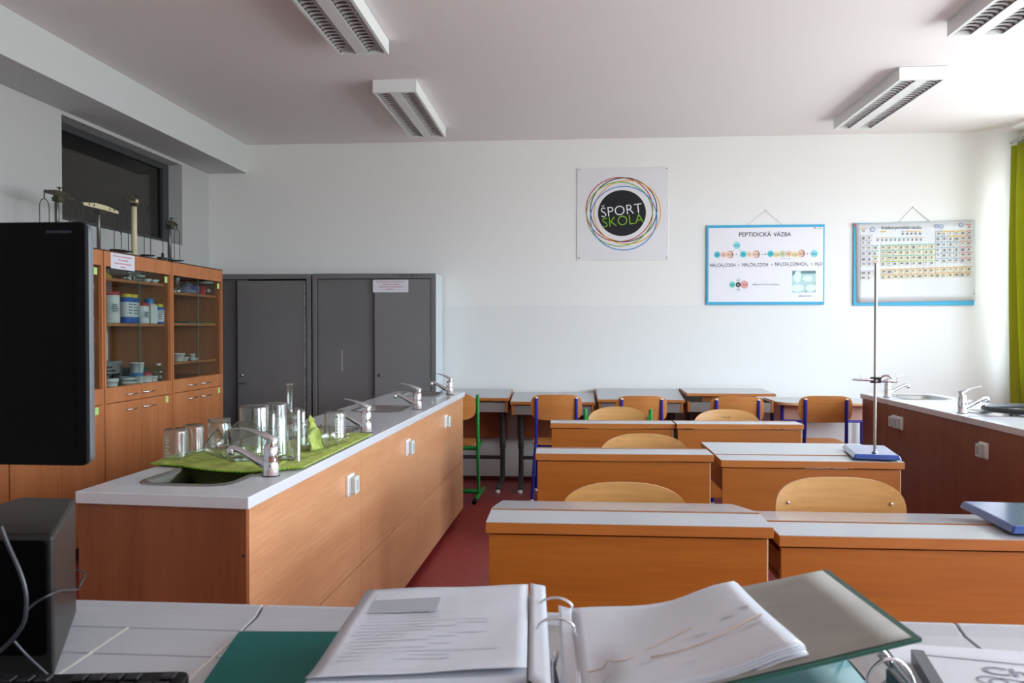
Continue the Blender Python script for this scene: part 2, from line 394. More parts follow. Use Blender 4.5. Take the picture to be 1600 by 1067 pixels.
# ------------------------------------------------------------------ curtain
cur = thing('curtain', 'olive green curtain hanging beside the window at the right edge', 'curtain', (3.73, 6.60, 0))
def cf(u, v):
    y = -0.12 + u * 0.42
    z = 0.12 + v * 2.78
    amp = 0.022 + 0.008 * math.sin(v * 3)
    edge = max(0, (u - 0.8) / 0.2)
    return (amp * math.sin(u * 30 + 0.7 * math.sin(v * 2.2)) + 0.014 * math.sin(u * 11 + v * 3) - edge * 0.03 + 0.105 * max(0, 0.75 - v) ** 1.3 , y, z)
MB().sheet(cf, 110, 26, (0.004, 0, 0)).build('fabric', CURT, cur)
MB().tube([(0.0, -2.6, 2.94), (0.0, 0.36, 2.94)], 0.012, 10).build('curtain_rod', STEEL, cur)
for k in range(6):
    y = -0.1 + k * 0.072
    MB().tube([(0.0, y, 2.957), (0, y + 0.012, 2.94), (0, y, 2.922), (0, y - 0.012, 2.94)], 0.003, 6, closed=True).build('ring', STEEL, cur)
bx(-0.005, 0.14, -1.52, -1.5, 2.93, 2.95).build('bracket', STEEL, cur)
bx(-0.005, 0.14, 0.3, 0.32, 2.93, 2.95).build('bracket', STEEL, cur)

# ------------------------------------------------------------------ ceiling lamps
def make_lamp(loc, label):
    t = thing('ceiling_light', label, 'ceiling light', loc, 0, 'louvred ceiling lights')
    Wd, Ln, H = 0.30, 1.27, 0.085
    mb = MB(); hw, hl = Wd / 2, Ln / 2
    mb.slab([-hw, -hw + 0.018, hw - 0.018, hw], [-hl, -hl + 0.02, hl - 0.02, hl], lambda x, y: abs(x) < hw - 0.018 and abs(y) < hl - 0.02, lambda x, y, k: (x, y, -H * k))
    mb.box(-hw, hw, -hl, hl, -0.004, 0)
    mb.build('housing', LAMPW, t)
    bx(-0.036, 0.036, -hl + 0.02, hl - 0.02, -H + 0.001, -H + 0.012).build('centre_panel', LAMPW, t)
    for s in (-1, 1):
        x0, x1 = (0.037, hw - 0.019); c = s * (x0 + x1) / 2; hwid = (x1 - x0) / 2
        rf = MB()
        def par(u, v, c=c, hwid=hwid):
            a = u * 2 - 1
            return (c + a * hwid, (v - 0.5) * (Ln - 0.042), -H + 0.004 + (1 - abs(a) ** 2.2) * 0.06)
        rf.sheet(par, 10, 1); rf.build('reflector', LOUVRE, t)
        lv = MB(); nb = 27
        for k in range(nb):
            y = -hl + 0.03 + (Ln - 0.06) * k / (nb - 1)
            pts = [(c - hwid, y, -H + 0.003), (c - hwid * 0.5, y, -H + 0.010), (c, y, -H + 0.013), (c + hwid * 0.5, y, -H + 0.010), (c + hwid, y, -H + 0.003)]
            up = [(p[0], y, -H + 0.0185) for p in pts]
            V = pts + up
            for dy in (-0.002, 0.002):
                lv._add([(p[0], p[1] + dy, p[2]) for p in V], [(i, i + 1, 6 + i, 5 + i) for i in range(4)])
        o = lv.build('louvre_blades', mat('bright_louvre_blade', (226, 226, 224), 0.35, metal=0.15), t); o['kind'] = 'stuff'
        MB().tube([(c, -hl + 0.04, -0.033), (c, hl - 0.04, -0.033)], 0.008, 8).build('fluorescent_tube', WPLAST, t)
    return t
lamp = make_lamp((-1.19, 5.92, CZ), 'unlit louvred ceiling light on the left side, nearer the back wall')
dup(lamp, (-1.21, 3.93, CZ), 0, 'unlit louvred ceiling light at the left, cut off by the top of the picture')
dup(lamp, (2.275, 5.90, CZ), 0, 'unlit louvred ceiling light on the right side, nearer the back wall')
dup(lamp, (2.225, 3.88, CZ), 0, 'unlit louvred ceiling light in the top right corner of the picture')

# ------------------------------------------------------------------ tall grey lockers on the back wall
def make_locker(x0, x1, yf, label, front_left, name='metal_cabinet'):
    t = thing(name, label, 'metal cabinet', ((x0 + x1) / 2, yf, 0))
    hw = (x1 - x0) / 2; Hh = 1.842; dp = BY - 0.03 - yf
    mb = MB(); mb.box(-hw, -hw + 0.025, 0.004, dp, 0, Hh).box(-hw + 0.025, hw - 0.025, dp - 0.01, dp, 0, Hh).box(-hw + 0.025, hw - 0.025, 0.004, dp, 0, 0.06)
    mb.box(-hw + 0.025, hw - 0.025, 0.004, dp, Hh - 0.03, Hh)
    mb.build('body', LOCKD, t, bevel=0.003)
    bx(hw - 0.025, hw, 0.004, dp, 0, Hh).build('side_panel', LOCKS, t, label='pale grey side panel')
    fr = MB(); fr.slab([-hw, -hw + 0.035, hw - 0.04, hw], [0, 0.08, Hh - 0.042, Hh], lambda x, z: abs(x) < hw - 0.036 and 0.08 < z < Hh - 0.042, lambda x, z, k: (x, 0.02 * (1 - k), z))
    fr.build('front_frame', LOCK, t, bevel=0.002)
    ins = -hw + 0.036, hw - 0.041
    return t, hw, Hh, ins
t, hw, Hh, ins = make_locker(-3.235, -2.236, 6.65, 'left grey sliding door metal cabinet with a dark left leaf', True)
bx(ins[0], -0.08, 0.035, 0.05, 0.08, Hh - 0.045).build('door', LOCKD, t, label='recessed dark left sliding door')
d = bx(-0.16, 0.452, 0.006, 0.026, 0.08, Hh - 0.055).build('door', LOCK, t, bevel=0.004, label='right sliding door standing proud')
bx(0.437, 0.451, 0.003, 0.007, 0.09, Hh - 0.07).build('worn_edge', mat('worn_locker_edge', (150, 152, 156), 0.4, c2=(96, 96, 98), vscale=30), d)
MB().lathe([(0.0, 0), (0.014, 0), (0.014, 0.008), (0.006, 0.011), (0, 0.011)], 16).build('key_lock', CHROME, d, loc=(-0.12, 0.006, 0.962)).rotation_euler = (PI / 2, 0, 0)
MB().tube([(-0.155, -0.01, 0.892), (-0.10, -0.012, 0.892), (-0.085, 0.004, 0.894)], 0.006, 8).build('handle', DARKM, d)
t, hw, Hh, ins = make_locker(-2.222, -1.145, 6.65, 'right grey sliding door metal cabinet with a notice on its door', False)
bx(ins[0], 0.06, 0.035, 0.05, 0.08, Hh - 0.045).build('door', LOCK, t, label='recessed left sliding door with scuff marks')
bx(-0.29, -0.285, 0.0335, 0.036, 1.0, 1.18).build('scuff_mark', LOCKS, t)
d = bx(0.005, ins[1], 0.006, 0.026, 0.08, Hh - 0.046).build('door', mat('right_locker_door', (122, 123, 125), 0.45, var=0.04, vscale=2), t, bevel=0.004, label='right sliding door standing proud')
MB().lathe([(0.0, 0), (0.012, 0), (0.012, 0.006), (0.005, 0.009), (0, 0.009)], 16).build('key_lock', DARKM, d, loc=(0.045, 0.006, 0.965)).rotation_euler = (PI / 2, 0, 0)
mb = MB(); text_into(mb, 'INV. 2P/1', 0.30, Hh - 0.02, 0.15, 0.022, -0.0008); mb.build('stencil_number', INK, t)
pn = thing('paper_notice', 'white paper notice taped to the right grey metal cabinet', 'notice', (0, 0, 0))
a, b_ = on_y(582.5, 437.5, 6.654), on_y(638, 456.5, 6.654)
bx(a.x, b_.x, 6.6535, 6.6555, b_.z, a.z).build('sheet', PAPER, pn)
def scribble(mb, x0, x1, y, zs, h, plane='y', seed=1):
    rnd = random.Random(seed)
    for (z, f0, f1) in zs:
        q = x0 + (x1 - x0) * f0; e = x0 + (x1 - x0) * f1
        while q < e:
            wd = min((x1 - x0) * rnd.uniform(0.03, 0.09), e - q); hh = h * rnd.uniform(0.6, 1)
            if plane == 'y': mb._add([(q, y, z - hh / 2), (q + wd, y, z - hh / 2), (q + wd, y, z + hh / 2), (q, y, z + hh / 2)], [(0, 1, 2, 3)])
            else: mb._add([(y, q, z - hh / 2), (y, q + wd, z - hh / 2), (y, q + wd, z + hh / 2), (y, q, z + hh / 2)], [(0, 1, 2, 3)])
            q += wd + (x1 - x0) * 0.012
mb = MB(); hgt = a.z - b_.z
scribble(mb, a.x, b_.x, 6.6528, [(a.z - hgt * 0.15, 0.1, 0.9), (a.z - hgt * 0.36, 0.28, 0.75), (a.z - hgt * 0.56, 0.18, 0.86), (a.z - hgt * 0.76, 0.38, 0.62)], hgt * 0.08)
mb.build('print', REDINK, pn)

# ------------------------------------------------------------------ glass fronted wooden cabinets on the left wall
TAGM = mat('pale_green_tag', (186, 226, 130), 0.7)
def make_cabinet(y0, label, shelves, split_header):
    Wc = 0.822; xf = -2.85; xb = LX + 0.012; dp = xf - xb
    t = thing('glass_cabinet', label, 'cabinet', (xf, y0, 0), 0, 'row of glass fronted cabinets')
    for a in (0.002, Wc - 0.02): bx(-dp, 0, a, a + 0.018, 0, 1.845).build('side_panel', CABWOOD, t, bevel=0.001)
    bx(-dp, -dp + 0.01, 0.02, Wc - 0.02, 0.02, 1.83).build('back_panel', CABIN, t)
    bx(-dp, 0.002, 0.002, Wc - 0.002, 1.8455, 1.852).build('top_edge', mat('dark_top_edge', (62, 38, 26), 0.5), t)
    if split_header:
        bx(-0.018, 0, 0.021, Wc / 2 - 0.002, 1.752, 1.845).build('header_board', CABWOOD, t, bevel=0.001)
        bx(-0.018, 0, Wc / 2 + 0.002, Wc - 0.021, 1.752, 1.845).build('header_board', CABWOOD, t, bevel=0.001)
    else: bx(-0.018, 0, 0.021, Wc - 0.021, 1.752, 1.845).build('header_board', CABWOOD, t, bevel=0.001)
    bx(-dp + 0.01, -0.03, 0.02, Wc - 0.02, 0.98, 0.998).build('bottom_board', CABWOOD, t)
    bx(-dp + 0.01, -0.02, 0.02, Wc - 0.02, 1.82, 1.845).build('top_board', CABIN, t)
    for z in shelves: bx(-dp + 0.011, -0.045, 0.021, Wc - 0.021, z - 0.018, z).build('shelf', CABWOOD, t, bevel=0.001)
    for k in (0, 1):
        a, b2 = (0.021, Wc / 2 + 0.008) if k == 0 else (Wc / 2 - 0.004, Wc - 0.021)
        x = -0.020 + 0.010 * (1 - k)
        g = bx(x - 0.004, x, a, b2, 1.0, 1.75).build('glass_door', PANE, t, label='sliding glass pane')
    bx(-0.0125, -0.0095, Wc / 2 + 0.0085, Wc / 2 + 0.0095, 1.0, 1.75).build('pane_edge', mat('green_glass_edge', (120, 168, 158), 0.2), t)
    for k in (0, 1):
        a, b2 = (0.004, Wc / 2 - 0.0015) if k == 0 else (Wc / 2 + 0.0015, Wc - 0.004)
        dr = bx(-0.016, 0.002, a, b2, 0.902, 0.997).build('drawer', CABWOOD, t, bevel=0.001)
        dd = bx(-0.016, 0.002, a, b2, 0.09, 0.898).build('door', CABWOOD, t, bevel=0.001)
        for par, z in ((dr, 0.945), (dd, 0.846)):
            ya, yb = (0.225, 0.355) if k == 0 else (Wc / 2 + 0.02, Wc / 2 + 0.165)
            MB().tube([(0.0, ya, z), (0.022, ya + 0.008, z), (0.026, (ya + yb) / 2, z), (0.022, yb - 0.008, z), (0.0, yb, z)], 0.0045, 8).build('handle', CHROME, par)
            if k == 1:
                MB().lathe([(0, 0), (0.011, 0), (0.011, 0.012), (0.006, 0.016), (0, 0.016)], 14).build('lock_knob', CHROME, par, loc=(0.002, ya - 0.004, z)).rotation_euler = (0, PI / 2, 0)
    bx(-dp, -0.03, 0.02, Wc - 0.02, 0.0, 0.09).build('plinth', mat('dark_plinth', (50, 34, 26), 0.6), t)
    bx(0.0, 0.0012, Wc - 0.1, Wc - 0.065, 1.692, 1.735).build('inventory_tag', TAGM, t, label='pale green tag')
    bx(0.002, 0.0032, Wc - 0.1, Wc - 0.065, 0.845, 0.888).build('inventory_tag', TAGM, t, label='pale green tag')
    return t
make_cabinet(2.966, 'wooden glass cabinet farthest left, its lower doors seen under the monitor', [1.28, 1.45, 1.6], True)
make_cabinet(3.793, 'wooden glass cabinet mostly hidden behind the black monitor', [1.307, 1.436, 1.629], True)
make_cabinet(4.62, 'wooden glass cabinet holding white and blue chemical bottles, notice on top', [1.401, 1.687], True)
make_cabinet(5.447, 'wooden glass cabinet at the far end, beside the grey metal cabinet', [1.121, 1.409, 1.637], False)

pn = thing('paper_notice', 'white paper notice taped to the top of the bottle cabinet', 'notice', (0, 0, 0))
bx(-2.8495, -2.8478, 4.69, 4.958, 1.743, 1.842).build('sheet', PAPER, pn)
mb = MB(); scribble(mb, 4.69, 4.958, -2.847, [(1.823, 0.1, 0.9), (1.801, 0.3, 0.72), (1.779, 0.15, 0.85), (1.757, 0.38, 0.6)], 0.010, 'x', 3)
mb.build('print', REDINK, pn)

# contents of the cabinets
def bottle(name, label, loc, r, h, body, cap, neck=0.72, shoulder=0.86, band=None, grp='chemical bottles on the cabinet shelf', square=False, cat='bottle'):
    t = thing(name, label, cat, loc, random.uniform(-0.3, 0.3), grp)
    hb = h * shoulder
    prof = [(0.0, 0), (r * 0.94, 0), (r, 0.006), (r, hb - r * 0.35), (r * neck, hb), (r * neck, hb + 0.004), (0, hb + 0.004)]
    mb = MB()
    if square: mb.M = Matrix.Rotation(PI / 4, 4, 'Z'); mb.lathe([(q * 1.22, z) for q, z in prof], 4, smooth=False); mb.build('body', body, t, bevel=r * 0.25)
    else: mb.lathe(prof, 20).build('body', body, t)
    rc = r * neck * 1.08
    MB().lathe([(rc * 0.98, hb), (rc, hb + 0.003), (rc, h - 0.004), (rc * 0.92, h), (0, h)], 20).build('cap', cap, t)
    if band: MB().lathe([(r * 1.004, h * band[0]), (r * 1.006, h * band[0] + 0.001), (r * 1.006, h * band[1] - 0.001), (r * 1.004, h * band[1])], 20).build('label_band', band[2], t)
    if band and len(band) > 3:
        mb = MB(); rnd = random.Random(int(loc[1] * 1000))
        for k in range(4):
            zz = h * (band[0] + (band[1] - band[0]) * (0.85 - 0.2 * k)); a0 = -0.9 + rnd.uniform(0, 0.2); a1 = a0 + rnd.uniform(0.5, 1.1)
            A = [(a0 + (a1 - a0) * i / 4) for i in range(5)]
            mb._add([(r * 1.012 * math.cos(q), r * 1.012 * math.sin(q), zz + dz) for dz in (-0.004, 0.004) for q in A], [(i, i + 1, 6 + i, 5 + i) for i in range(4)])
        mb.build('print', mat('label_print_grey', (120, 124, 138), 0.7), t)
    return t
WB = mat('white_bottle_plastic', (222, 224, 226), 0.4); BB = mat('blue_bottle_plastic', (20, 92, 184), 0.35)
RC = mat('red_cap', (178, 44, 54), 0.4); YC = mat('yellow_cap', (226, 200, 30), 0.4); BC = mat('bright_blue_cap', (24, 120, 196), 0.4)
LB = mat('white_label', (218, 222, 228), 0.6); LBr = mat('greyish_label', (206, 208, 210), 0.6)
Z2 = 1.402
def by_(px, py, x=-2.925): return max(0.0, on_x(px, py, x).y)
bottle('chemical_jar', 'large white jar with dark red lid, first on the bottle shelf', (-2.935, 4.832, Z2), 0.052, 0.205, WB, RC, 0.95, 0.87, (0.3, 0.62, LBr, 1))
for k, (x, y, tx) in enumerate(((-2.985, 4.955, 'first blue bottle with yellow cap, half hidden behind its neighbours'), (-2.925, 4.99, 'second blue bottle with yellow cap, nearest the glass'), (-2.945, 5.095, 'third blue bottle with yellow cap, beside the pane edge'))):
    bottle('chemical_bottle', tx, (x if k else -3.03, y, Z2), 0.043 if k else 0.046, 0.195, BB, YC, 0.78, 0.88, (0.22, 0.72, LB, 1))
bottle('chemical_jar', 'white jar with red lid behind the edge of the glass panes', (-2.925, 5.187, Z2), 0.041, 0.14, WB, RC, 0.92, 0.86, (0.25, 0.6, LBr, 1))
bottle('chemical_bottle', 'white square shouldered bottle with bright blue cap', (-2.935, 5.29, Z2), 0.045, 0.175, WB, BC, 0.62, 0.8, None, square=True)
bottle('chemical_bottle', 'small blue bottle with yellow cap, last on the shelf', (-2.918, 5.38, Z2), 0.038, 0.14, BB, YC, 0.78, 0.85, (0.1, 0.68, LB, 1))
def tub(name, label, loc, r, h, body, lid=None, taper=0.86, cat='tub', grp='containers on the cabinet floor'):
    t = thing(name, label, cat, loc, 0, grp)
    hb = h * (0.74 if lid else 1.0)
    MB().lathe([(0, 0), (r * taper, 0), (r * taper + 0.001, 0.003), (r * 0.97, hb - 0.008), (r, hb - 0.008), (r, hb), (r * 0.94, hb), (r * taper * 0.92, 0.006), (0, 0.006)], 24).build('body', body, t)
    if lid: MB().lathe([(r * 1.03, hb - 0.004), (r * 1.04, hb), (r * 1.03, h - 0.002), (r * 0.97, h), (0, h)], 24).build('lid', lid, t)
    return t
ZF = 0.999
tub('plastic_tub', 'white plastic tub at the left of the cabinet floor', (-2.925, 4.80, ZF), 0.048, 0.05, WB, WB)
bk = thing('black_scale', 'small black tool standing between the white tubs', 'tool', (-2.96, 4.91, ZF))
MB().prism([(-0.05, 0), (0.05, 0), (0.045, 0.03), (0.02, 0.04), (0.02, 0.06), (-0.03, 0.06), (-0.03, 0.03)], -0.02, 0.02, 'x').build('body', RUBBER, bk)
MB().tube([(0, -0.03, 0.06), (0, 0.05, 0.068)], 0.008, 8).build('grip', BLACKP, bk)
for k, (dz, ww) in enumerate(((0.0, 0.068), (0.024, 0.056))):
    tr = thing('white_tray', ('lower' if k == 0 else 'upper') + ' shallow white tray with a dark rim on the cabinet floor', 'tray', (-2.945, 5.02, ZF + dz), 0, 'stacked white trays')
    MB().lathe([(0, 0), (ww * 0.8, 0), (ww, 0.02), (ww, 0.022), (ww * 0.95, 0.022), (ww * 0.78, 0.003), (0, 0.003)], 24).build('dish', WB, tr)
    MB().lathe([(ww, 0.019), (ww + 0.002, 0.021), (ww, 0.023)], 24, closed=True).build('rim', mat('dark_rim', (40, 60, 84), 0.5), tr)
tub('lidded_jar', 'white jar with bright blue lid on the cabinet floor', (-2.94, 5.132, ZF), 0.042, 0.066, WB, BC, 0.98)
tub('white_cup', 'white tapered cup standing on the blue lidded jar', (-2.945, 5.145, ZF + 0.0668), 0.047, 0.07, WB, None, 0.8, 'cup')
tub('lidded_jar', 'white jar with dark red lid beside the pane edge', (-2.925, 5.218, ZF), 0.04, 0.066, WB, RC, 0.98)
tub('white_cup', 'small low white cup right of the red lidded jar', (-2.915, 5.294, ZF), 0.033, 0.036, WB, None, 0.86, 'cup')
tb = thing('teal_box', 'dark teal box at the back of the cabinet floor', 'box', (-3.08, 5.30, ZF))
bx(-0.06, 0.06, -0.11, 0.11, 0, 0.075).build('box', mat('dark_teal', (18, 78, 74), 0.5), tb, bevel=0.004); bx(-0.062, 0.062, -0.112, 0.112, 0.0752, 0.095).build('lid', mat('teal_lid', (22, 96, 88), 0.45), tb, bevel=0.004)
CLB = clear('clear_blue_plastic', (0.80, 0.93, 0.95), 1.5, 0.08, 1.4)
pb = thing('plastic_bottle', 'clear bluish plastic bottle with ribs, right end of the cabinet floor', 'bottle', (-2.915, 5.37, ZF))
MB().lathe([(0.0, 0.0), (0.036, 0), (0.04, 0.006), (0.04, 0.03), (0.037, 0.035), (0.04, 0.04), (0.04, 0.075), (0.03, 0.09), (0.015, 0.098), (0.015, 0.11)], 20).build('body', CLB, pb)
MB().lathe([(0.017, 0.108), (0.017, 0.122), (0, 0.122)], 16).build('cap', WB, pb)
ph = thing('picture_box', 'grey cardboard box with a dark printed emblem at the back of the cabinet', 'box', (-3.09, 5.0, ZF))
bx(-0.03, 0.03, -0.165, 0.165, 0, 0.15).build('box', mat('grey_cardboard', (138, 138, 140), 0.7, var=0.1), ph, bevel=0.004)
mb = MB(); scribble(mb, -0.12, 0.12, 0.0312, [(0.11, 0.3, 0.7), (0.085, 0.15, 0.85), (0.06, 0.2, 0.8), (0.035, 0.4, 0.6)], 0.014, 'x', 5); mb.build('print', INK, ph)
sp_ = thing('white_strip', 'narrow upright white strip inside the bottle cabinet at the left', 'board', (-3.29, 5.32, 1.15))  # added white strip, put in for a pale upright streak in the cabinet
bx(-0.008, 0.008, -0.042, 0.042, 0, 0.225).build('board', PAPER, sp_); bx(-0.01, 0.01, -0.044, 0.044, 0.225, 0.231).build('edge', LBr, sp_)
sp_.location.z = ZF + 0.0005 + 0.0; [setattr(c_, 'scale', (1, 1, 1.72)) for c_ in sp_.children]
Z1 = 1.688
yb = thing('yellow_pouch', 'small yellow pouch on the top shelf of the bottle cabinet', 'pouch', (-3.0, by_(174, 431, -2.94), Z1))
MB().lathe([(0, 0), (0.05, 0), (0.058, 0.012), (0.04, 0.032), (0.012, 0.036), (0, 0.036)], 16).build('pouch', mat('yellow_plastic', (196, 160, 30), 0.6), yb); bx(-0.02, 0.02, -0.03, 0.03, 0.0365, 0.042).build('flap', mat('yellow_flap', (208, 176, 50), 0.6), yb)
for k, px in enumerate((199, 206)):
    j = thing('glass_jar', ('left' if k == 0 else 'right') + ' clear glass jar of the pair on the top shelf', 'jar', (-2.93, by_(px, 435, -2.93), Z1), 0, 'glass jars on the top shelf')
    MB().lathe([(0, 0), (0.034, 0), (0.036, 0.004), (0.036, 0.048), (0.028, 0.052)], 18).build('body', GLASS, j); MB().lathe([(0.031, 0.05), (0.031, 0.06), (0, 0.06)], 18).build('lid', STEEL, j)
for k in range(6):
    j = thing('glass_vial', ('front' if k < 3 else 'rear') + ' row small capped vial, %s of three, near the pane edge' % ('first', 'second', 'third')[k % 3], 'vial', (-2.93 - 0.05 * (k // 3), by_(214 + 5 * (k % 3), 436, -2.93), Z1), 0, 'small vials on the top shelf')
    MB().lathe([(0, 0), (0.014, 0), (0.015, 0.003), (0.015, 0.03), (0.01, 0.036)], 12).build('body', GLASS, j); MB().lathe([(0.012, 0.034), (0.012, 0.046), (0, 0.046)], 12).build('cap', WB, j)
for k, (px, rr_) in enumerate(((232, 0.03), (243, 0.034))):
    j = thing('porcelain_dish', ('smaller' if k == 0 else 'wider') + ' white porcelain dish on the top shelf of the bottle cabinet', 'dish', (-2.925, by_(px - 2, 440, -2.925), Z1), 0, 'porcelain dishes on the top shelf')
    MB().lathe([(0, 0), (rr_ * 0.6, 0), (rr_, 0.022), (rr_ * 0.95, 0.022), (rr_ * 0.55, 0.004), (0, 0.004)], 18).build('bowl', WB, j); MB().lathe([(rr_ * 0.96, 0.021), (rr_ * 1.05, 0.023), (rr_ * 0.96, 0.025)], 18, closed=True).build('rim', LBr, j)
# far cabinet
Z = 1.638
j = thing('glass_flask', 'clear glass flask at the left of the far cabinet top shelf', 'flask', (-2.95, by_(277, 453, -2.95), Z))
MB().lathe([(0, 0), (0.04, 0), (0.042, 0.005), (0.016, 0.07), (0.016, 0.1), (0.019, 0.102)], 20).build('body', GLASS, j); MB().lathe([(0.014, 0.09), (0.018, 0.115), (0, 0.115)], 16).build('stopper', GPLAST, j)
j = thing('plastic_bag', 'crumpled clear bag with purple content on the far cabinet top shelf', 'bag', (-2.98, by_(292, 456, -2.98), Z))
rnd = random.Random(4); mb = MB(); mb.lathe([(0, 0), (0.075, 0), (0.085, 0.02), (0.06, 0.06), (0.03, 0.085), (0.006, 0.095), (0, 0.095)], 14); mb.v = [(x * (1 + rnd.uniform(-.16, .16)), y * (1 + rnd.uniform(-.16, .16)), max(0, z * (1 + rnd.uniform(-.1, .1)))) for x, y, z in mb.v]
mb.build('bag', mat('lilac_film', (138, 132, 160), 0.35), j); mb = MB(); mb.lathe([(0.0, 0.02), (0.05, 0.03), (0.045, 0.062), (0, 0.066)], 12, c=(0.045, 0.01, 0)); mb.build('content', mat('purple_content', (92, 84, 168), 0.5), j)
tub('red_cup', 'small red cup on the far cabinet top shelf', (-2.94, by_(314, 457, -2.94), Z), 0.04, 0.068, mat('red_plastic', (196, 60, 66), 0.45), None, 0.8, 'cup', 'cups in the far cabinet')
j = thing('glass_jar', 'wide clear jar at the right of the far cabinet top shelf', 'jar', (-2.945, 6.175, Z))
MB().lathe([(0, 0), (0.055, 0), (0.058, 0.006), (0.058, 0.09), (0.05, 0.098)], 20).build('body', clear('frosted_jar', (0.8, 0.8, 0.82), 1.5, 0.2, 1.5), j); MB().lathe([(0.053, 0.096), (0.053, 0.11), (0, 0.11)], 20).build('lid', GPLAST, j)
for k, (px, cm, nm) in enumerate(((294, (20, 132, 142), 'teal'), (317, (120, 168, 40), 'lime green'))):
    j = thing('plastic_sheet_stack', nm + ' flat plastic folder on the middle shelf of the far cabinet', 'folder', (-3.0, 5.90 if k == 0 else 6.125, 1.41))
    bx(-0.10, 0.10, -0.10, 0.10, 0, 0.006).build('folder', mat(nm.replace(' ', '_') + '_film', cm, 0.4), j); bx(-0.10, 0.10, -0.105, -0.096, 0.0062, 0.012).build('spine', mat(nm.replace(' ', '_') + '_spine', tuple(q * 0.7 for q in cm), 0.4), j)
tub('porcelain_mortar', 'white porcelain mortar on the lower shelf of the far cabinet', (-2.95, by_(278, 562, -2.95), 1.122), 0.052, 0.06, WB, None, 0.62, 'mortar', 'porcelain in the far cabinet')
tub('porcelain_dish', 'low white dish right of the mortar', (-2.92, by_(288, 563, -2.92), 1.122), 0.035, 0.03, WB, None, 0.6, 'dish', 'porcelain in the far cabinet')
tub('porcelain_crucible', 'tall white crucible on the lower shelf of the far cabinet', (-2.94, by_(300, 562, -2.94), 1.122), 0.025, 0.05, WB, None, 0.8, 'crucible', 'porcelain in the far cabinet')
tub('porcelain_crucible', 'tiny white crucible at the right of the tall one', (-2.92, by_(306, 563, -2.92), 1.122), 0.02, 0.018, WB, None, 0.7, 'crucible', 'porcelain in the far cabinet')
tub('porcelain_bowl', 'white bowl on the lowest shelf beside the monitor edge', (-2.93, 4.535, 1.308), 0.045, 0.05, WB, None, 0.6, 'bowl')

# ------------------------------------------------------------------ beam balances on top of the cabinets
IRON = mat('tarnished_steel', (104, 104, 100), 0.4, metal=0.8); BRASS = mat('dull_dark_brass', (76, 70, 58), 0.45, metal=0.6); CREAM = mat('cream_enamel', (206, 196, 158), 0.5)
WIRE = mat('dark_wire', (52, 52, 50), 0.5, metal=0.5); DBOARD = mat('dark_varnished_board', (60, 34, 24), 0.4, var=0.1)
ZC = 1.8525
def balance(label, y, zt, half, colr, colmat, beammat, thick, hl):
    t = thing('beam_balance', label, 'balance', (-3.06, y, ZC), 0, 'beam balances on top of the cabinets')
    bx(-0.11, 0.13, -0.21, 0.21, 0, 0.014).build('base_board', DBOARD, t, bevel=0.003)
    h = zt - ZC
    MB().lathe([(0.03, 0.014), (0.03, 0.022), (colr, 0.03), (colr, h - 0.035), (colr * 1.5, h - 0.03), (colr * 1.5, h - 0.01), (0, h - 0.01)], 14).build('column', colmat, t)
    bm_ = MB(); bm_.prism([(-half, h - 0.03), (-half, h - 0.012), (-half * 0.3, h + 0.004), (half * 0.3, h + 0.004), (half, h - 0.012), (half, h - 0.03), (half * 0.3, h - 0.028), (-half * 0.3, h - 0.028)], 0.012, 0.012 + thick, 'x')
    b0 = bm_.build('beam', beammat, t, bevel=0.001)
    for q in (-0.72, -0.45, 0.45, 0.72): MB().lathe([(0, 0), (0.006, 0), (0.006, 0.002), (0, 0.002)], 10).build('beam_hole', BLACKP, b0, loc=(0.013 + thick, q * half, h - 0.014)).rotation_euler = (0, PI / 2, 0)
    MB().lathe([(0.004, 0), (0.004, 0.016), (0.014, 0.018), (0.014, 0.024), (0, 0.024)], 12).build('top_screw', BRASS, t, loc=(0.016, 0, h + 0.002))
    bx(-0.012, 0.03, -0.03, 0.03, h - 0.06, h - 0.034).build('clamp_block', BRASS, t, bevel=0.003)
    for s in (-1, 1):
        yy = s * half; zz = h - 0.03; wd = 0.042
        g = MB().tube([(0.016, yy, zz + 0.012), (0.016, yy, zz - hl)], 0.0035, 6).build('hanger', WIRE, t)
        z1 = zz - hl
        P = [(0.016, yy - wd, 0.05)] + [(0.016, yy - wd * math.cos(a), z1 - wd * 1.1 + wd * 1.1 * math.sin(a)) for a in [PI * k / 10 for k in range(11)]] + [(0.016, yy + wd, 0.05)]
        MB().tube(P, 0.0024, 6).build('stirrup', WIRE, g)
        MB().lathe([(0, 0.04), (0.045, 0.04), (0.055, 0.047), (0.05, 0.048), (0, 0.043)], 18, c=(0.016, yy, 0)).build('pan', IRON, g)
    return t
balance('beam balance farthest left, rising behind the black monitor', 4.49, 2.185, 0.135, 0.013, IRON, BRASS, 0.012, 0.035)
balance('beam balance with a cream perforated beam beside the dark window', 4.905, 2.17, 0.19, 0.012, IRON, CREAM, 0.012, 0.10)
balance('tall beam balance on a thick cream column before the dark window', 5.325, 2.285, 0.145, 0.019, CREAM, BRASS, 0.010, 0.06)
balance('beam balance at the right, before the corner of the window frame', 5.812, 2.19, 0.085, 0.014, IRON, BRASS, 0.012, 0.02)
kt = thing('black_clip', 'small black clip on the top edge of the bottle cabinet', 'clip', on_x(252.5, 407.5, -2.87)); kt.location.z = ZC
bx(-0.02, 0.02, -0.03, 0.03, 0, 0.018).build('jaw', RUBBER, kt, bevel=0.003); bx(-0.006, 0.006, 0.006, 0.026, 0.0185, 0.05).build('lever', RUBBER, kt, bevel=0.002)

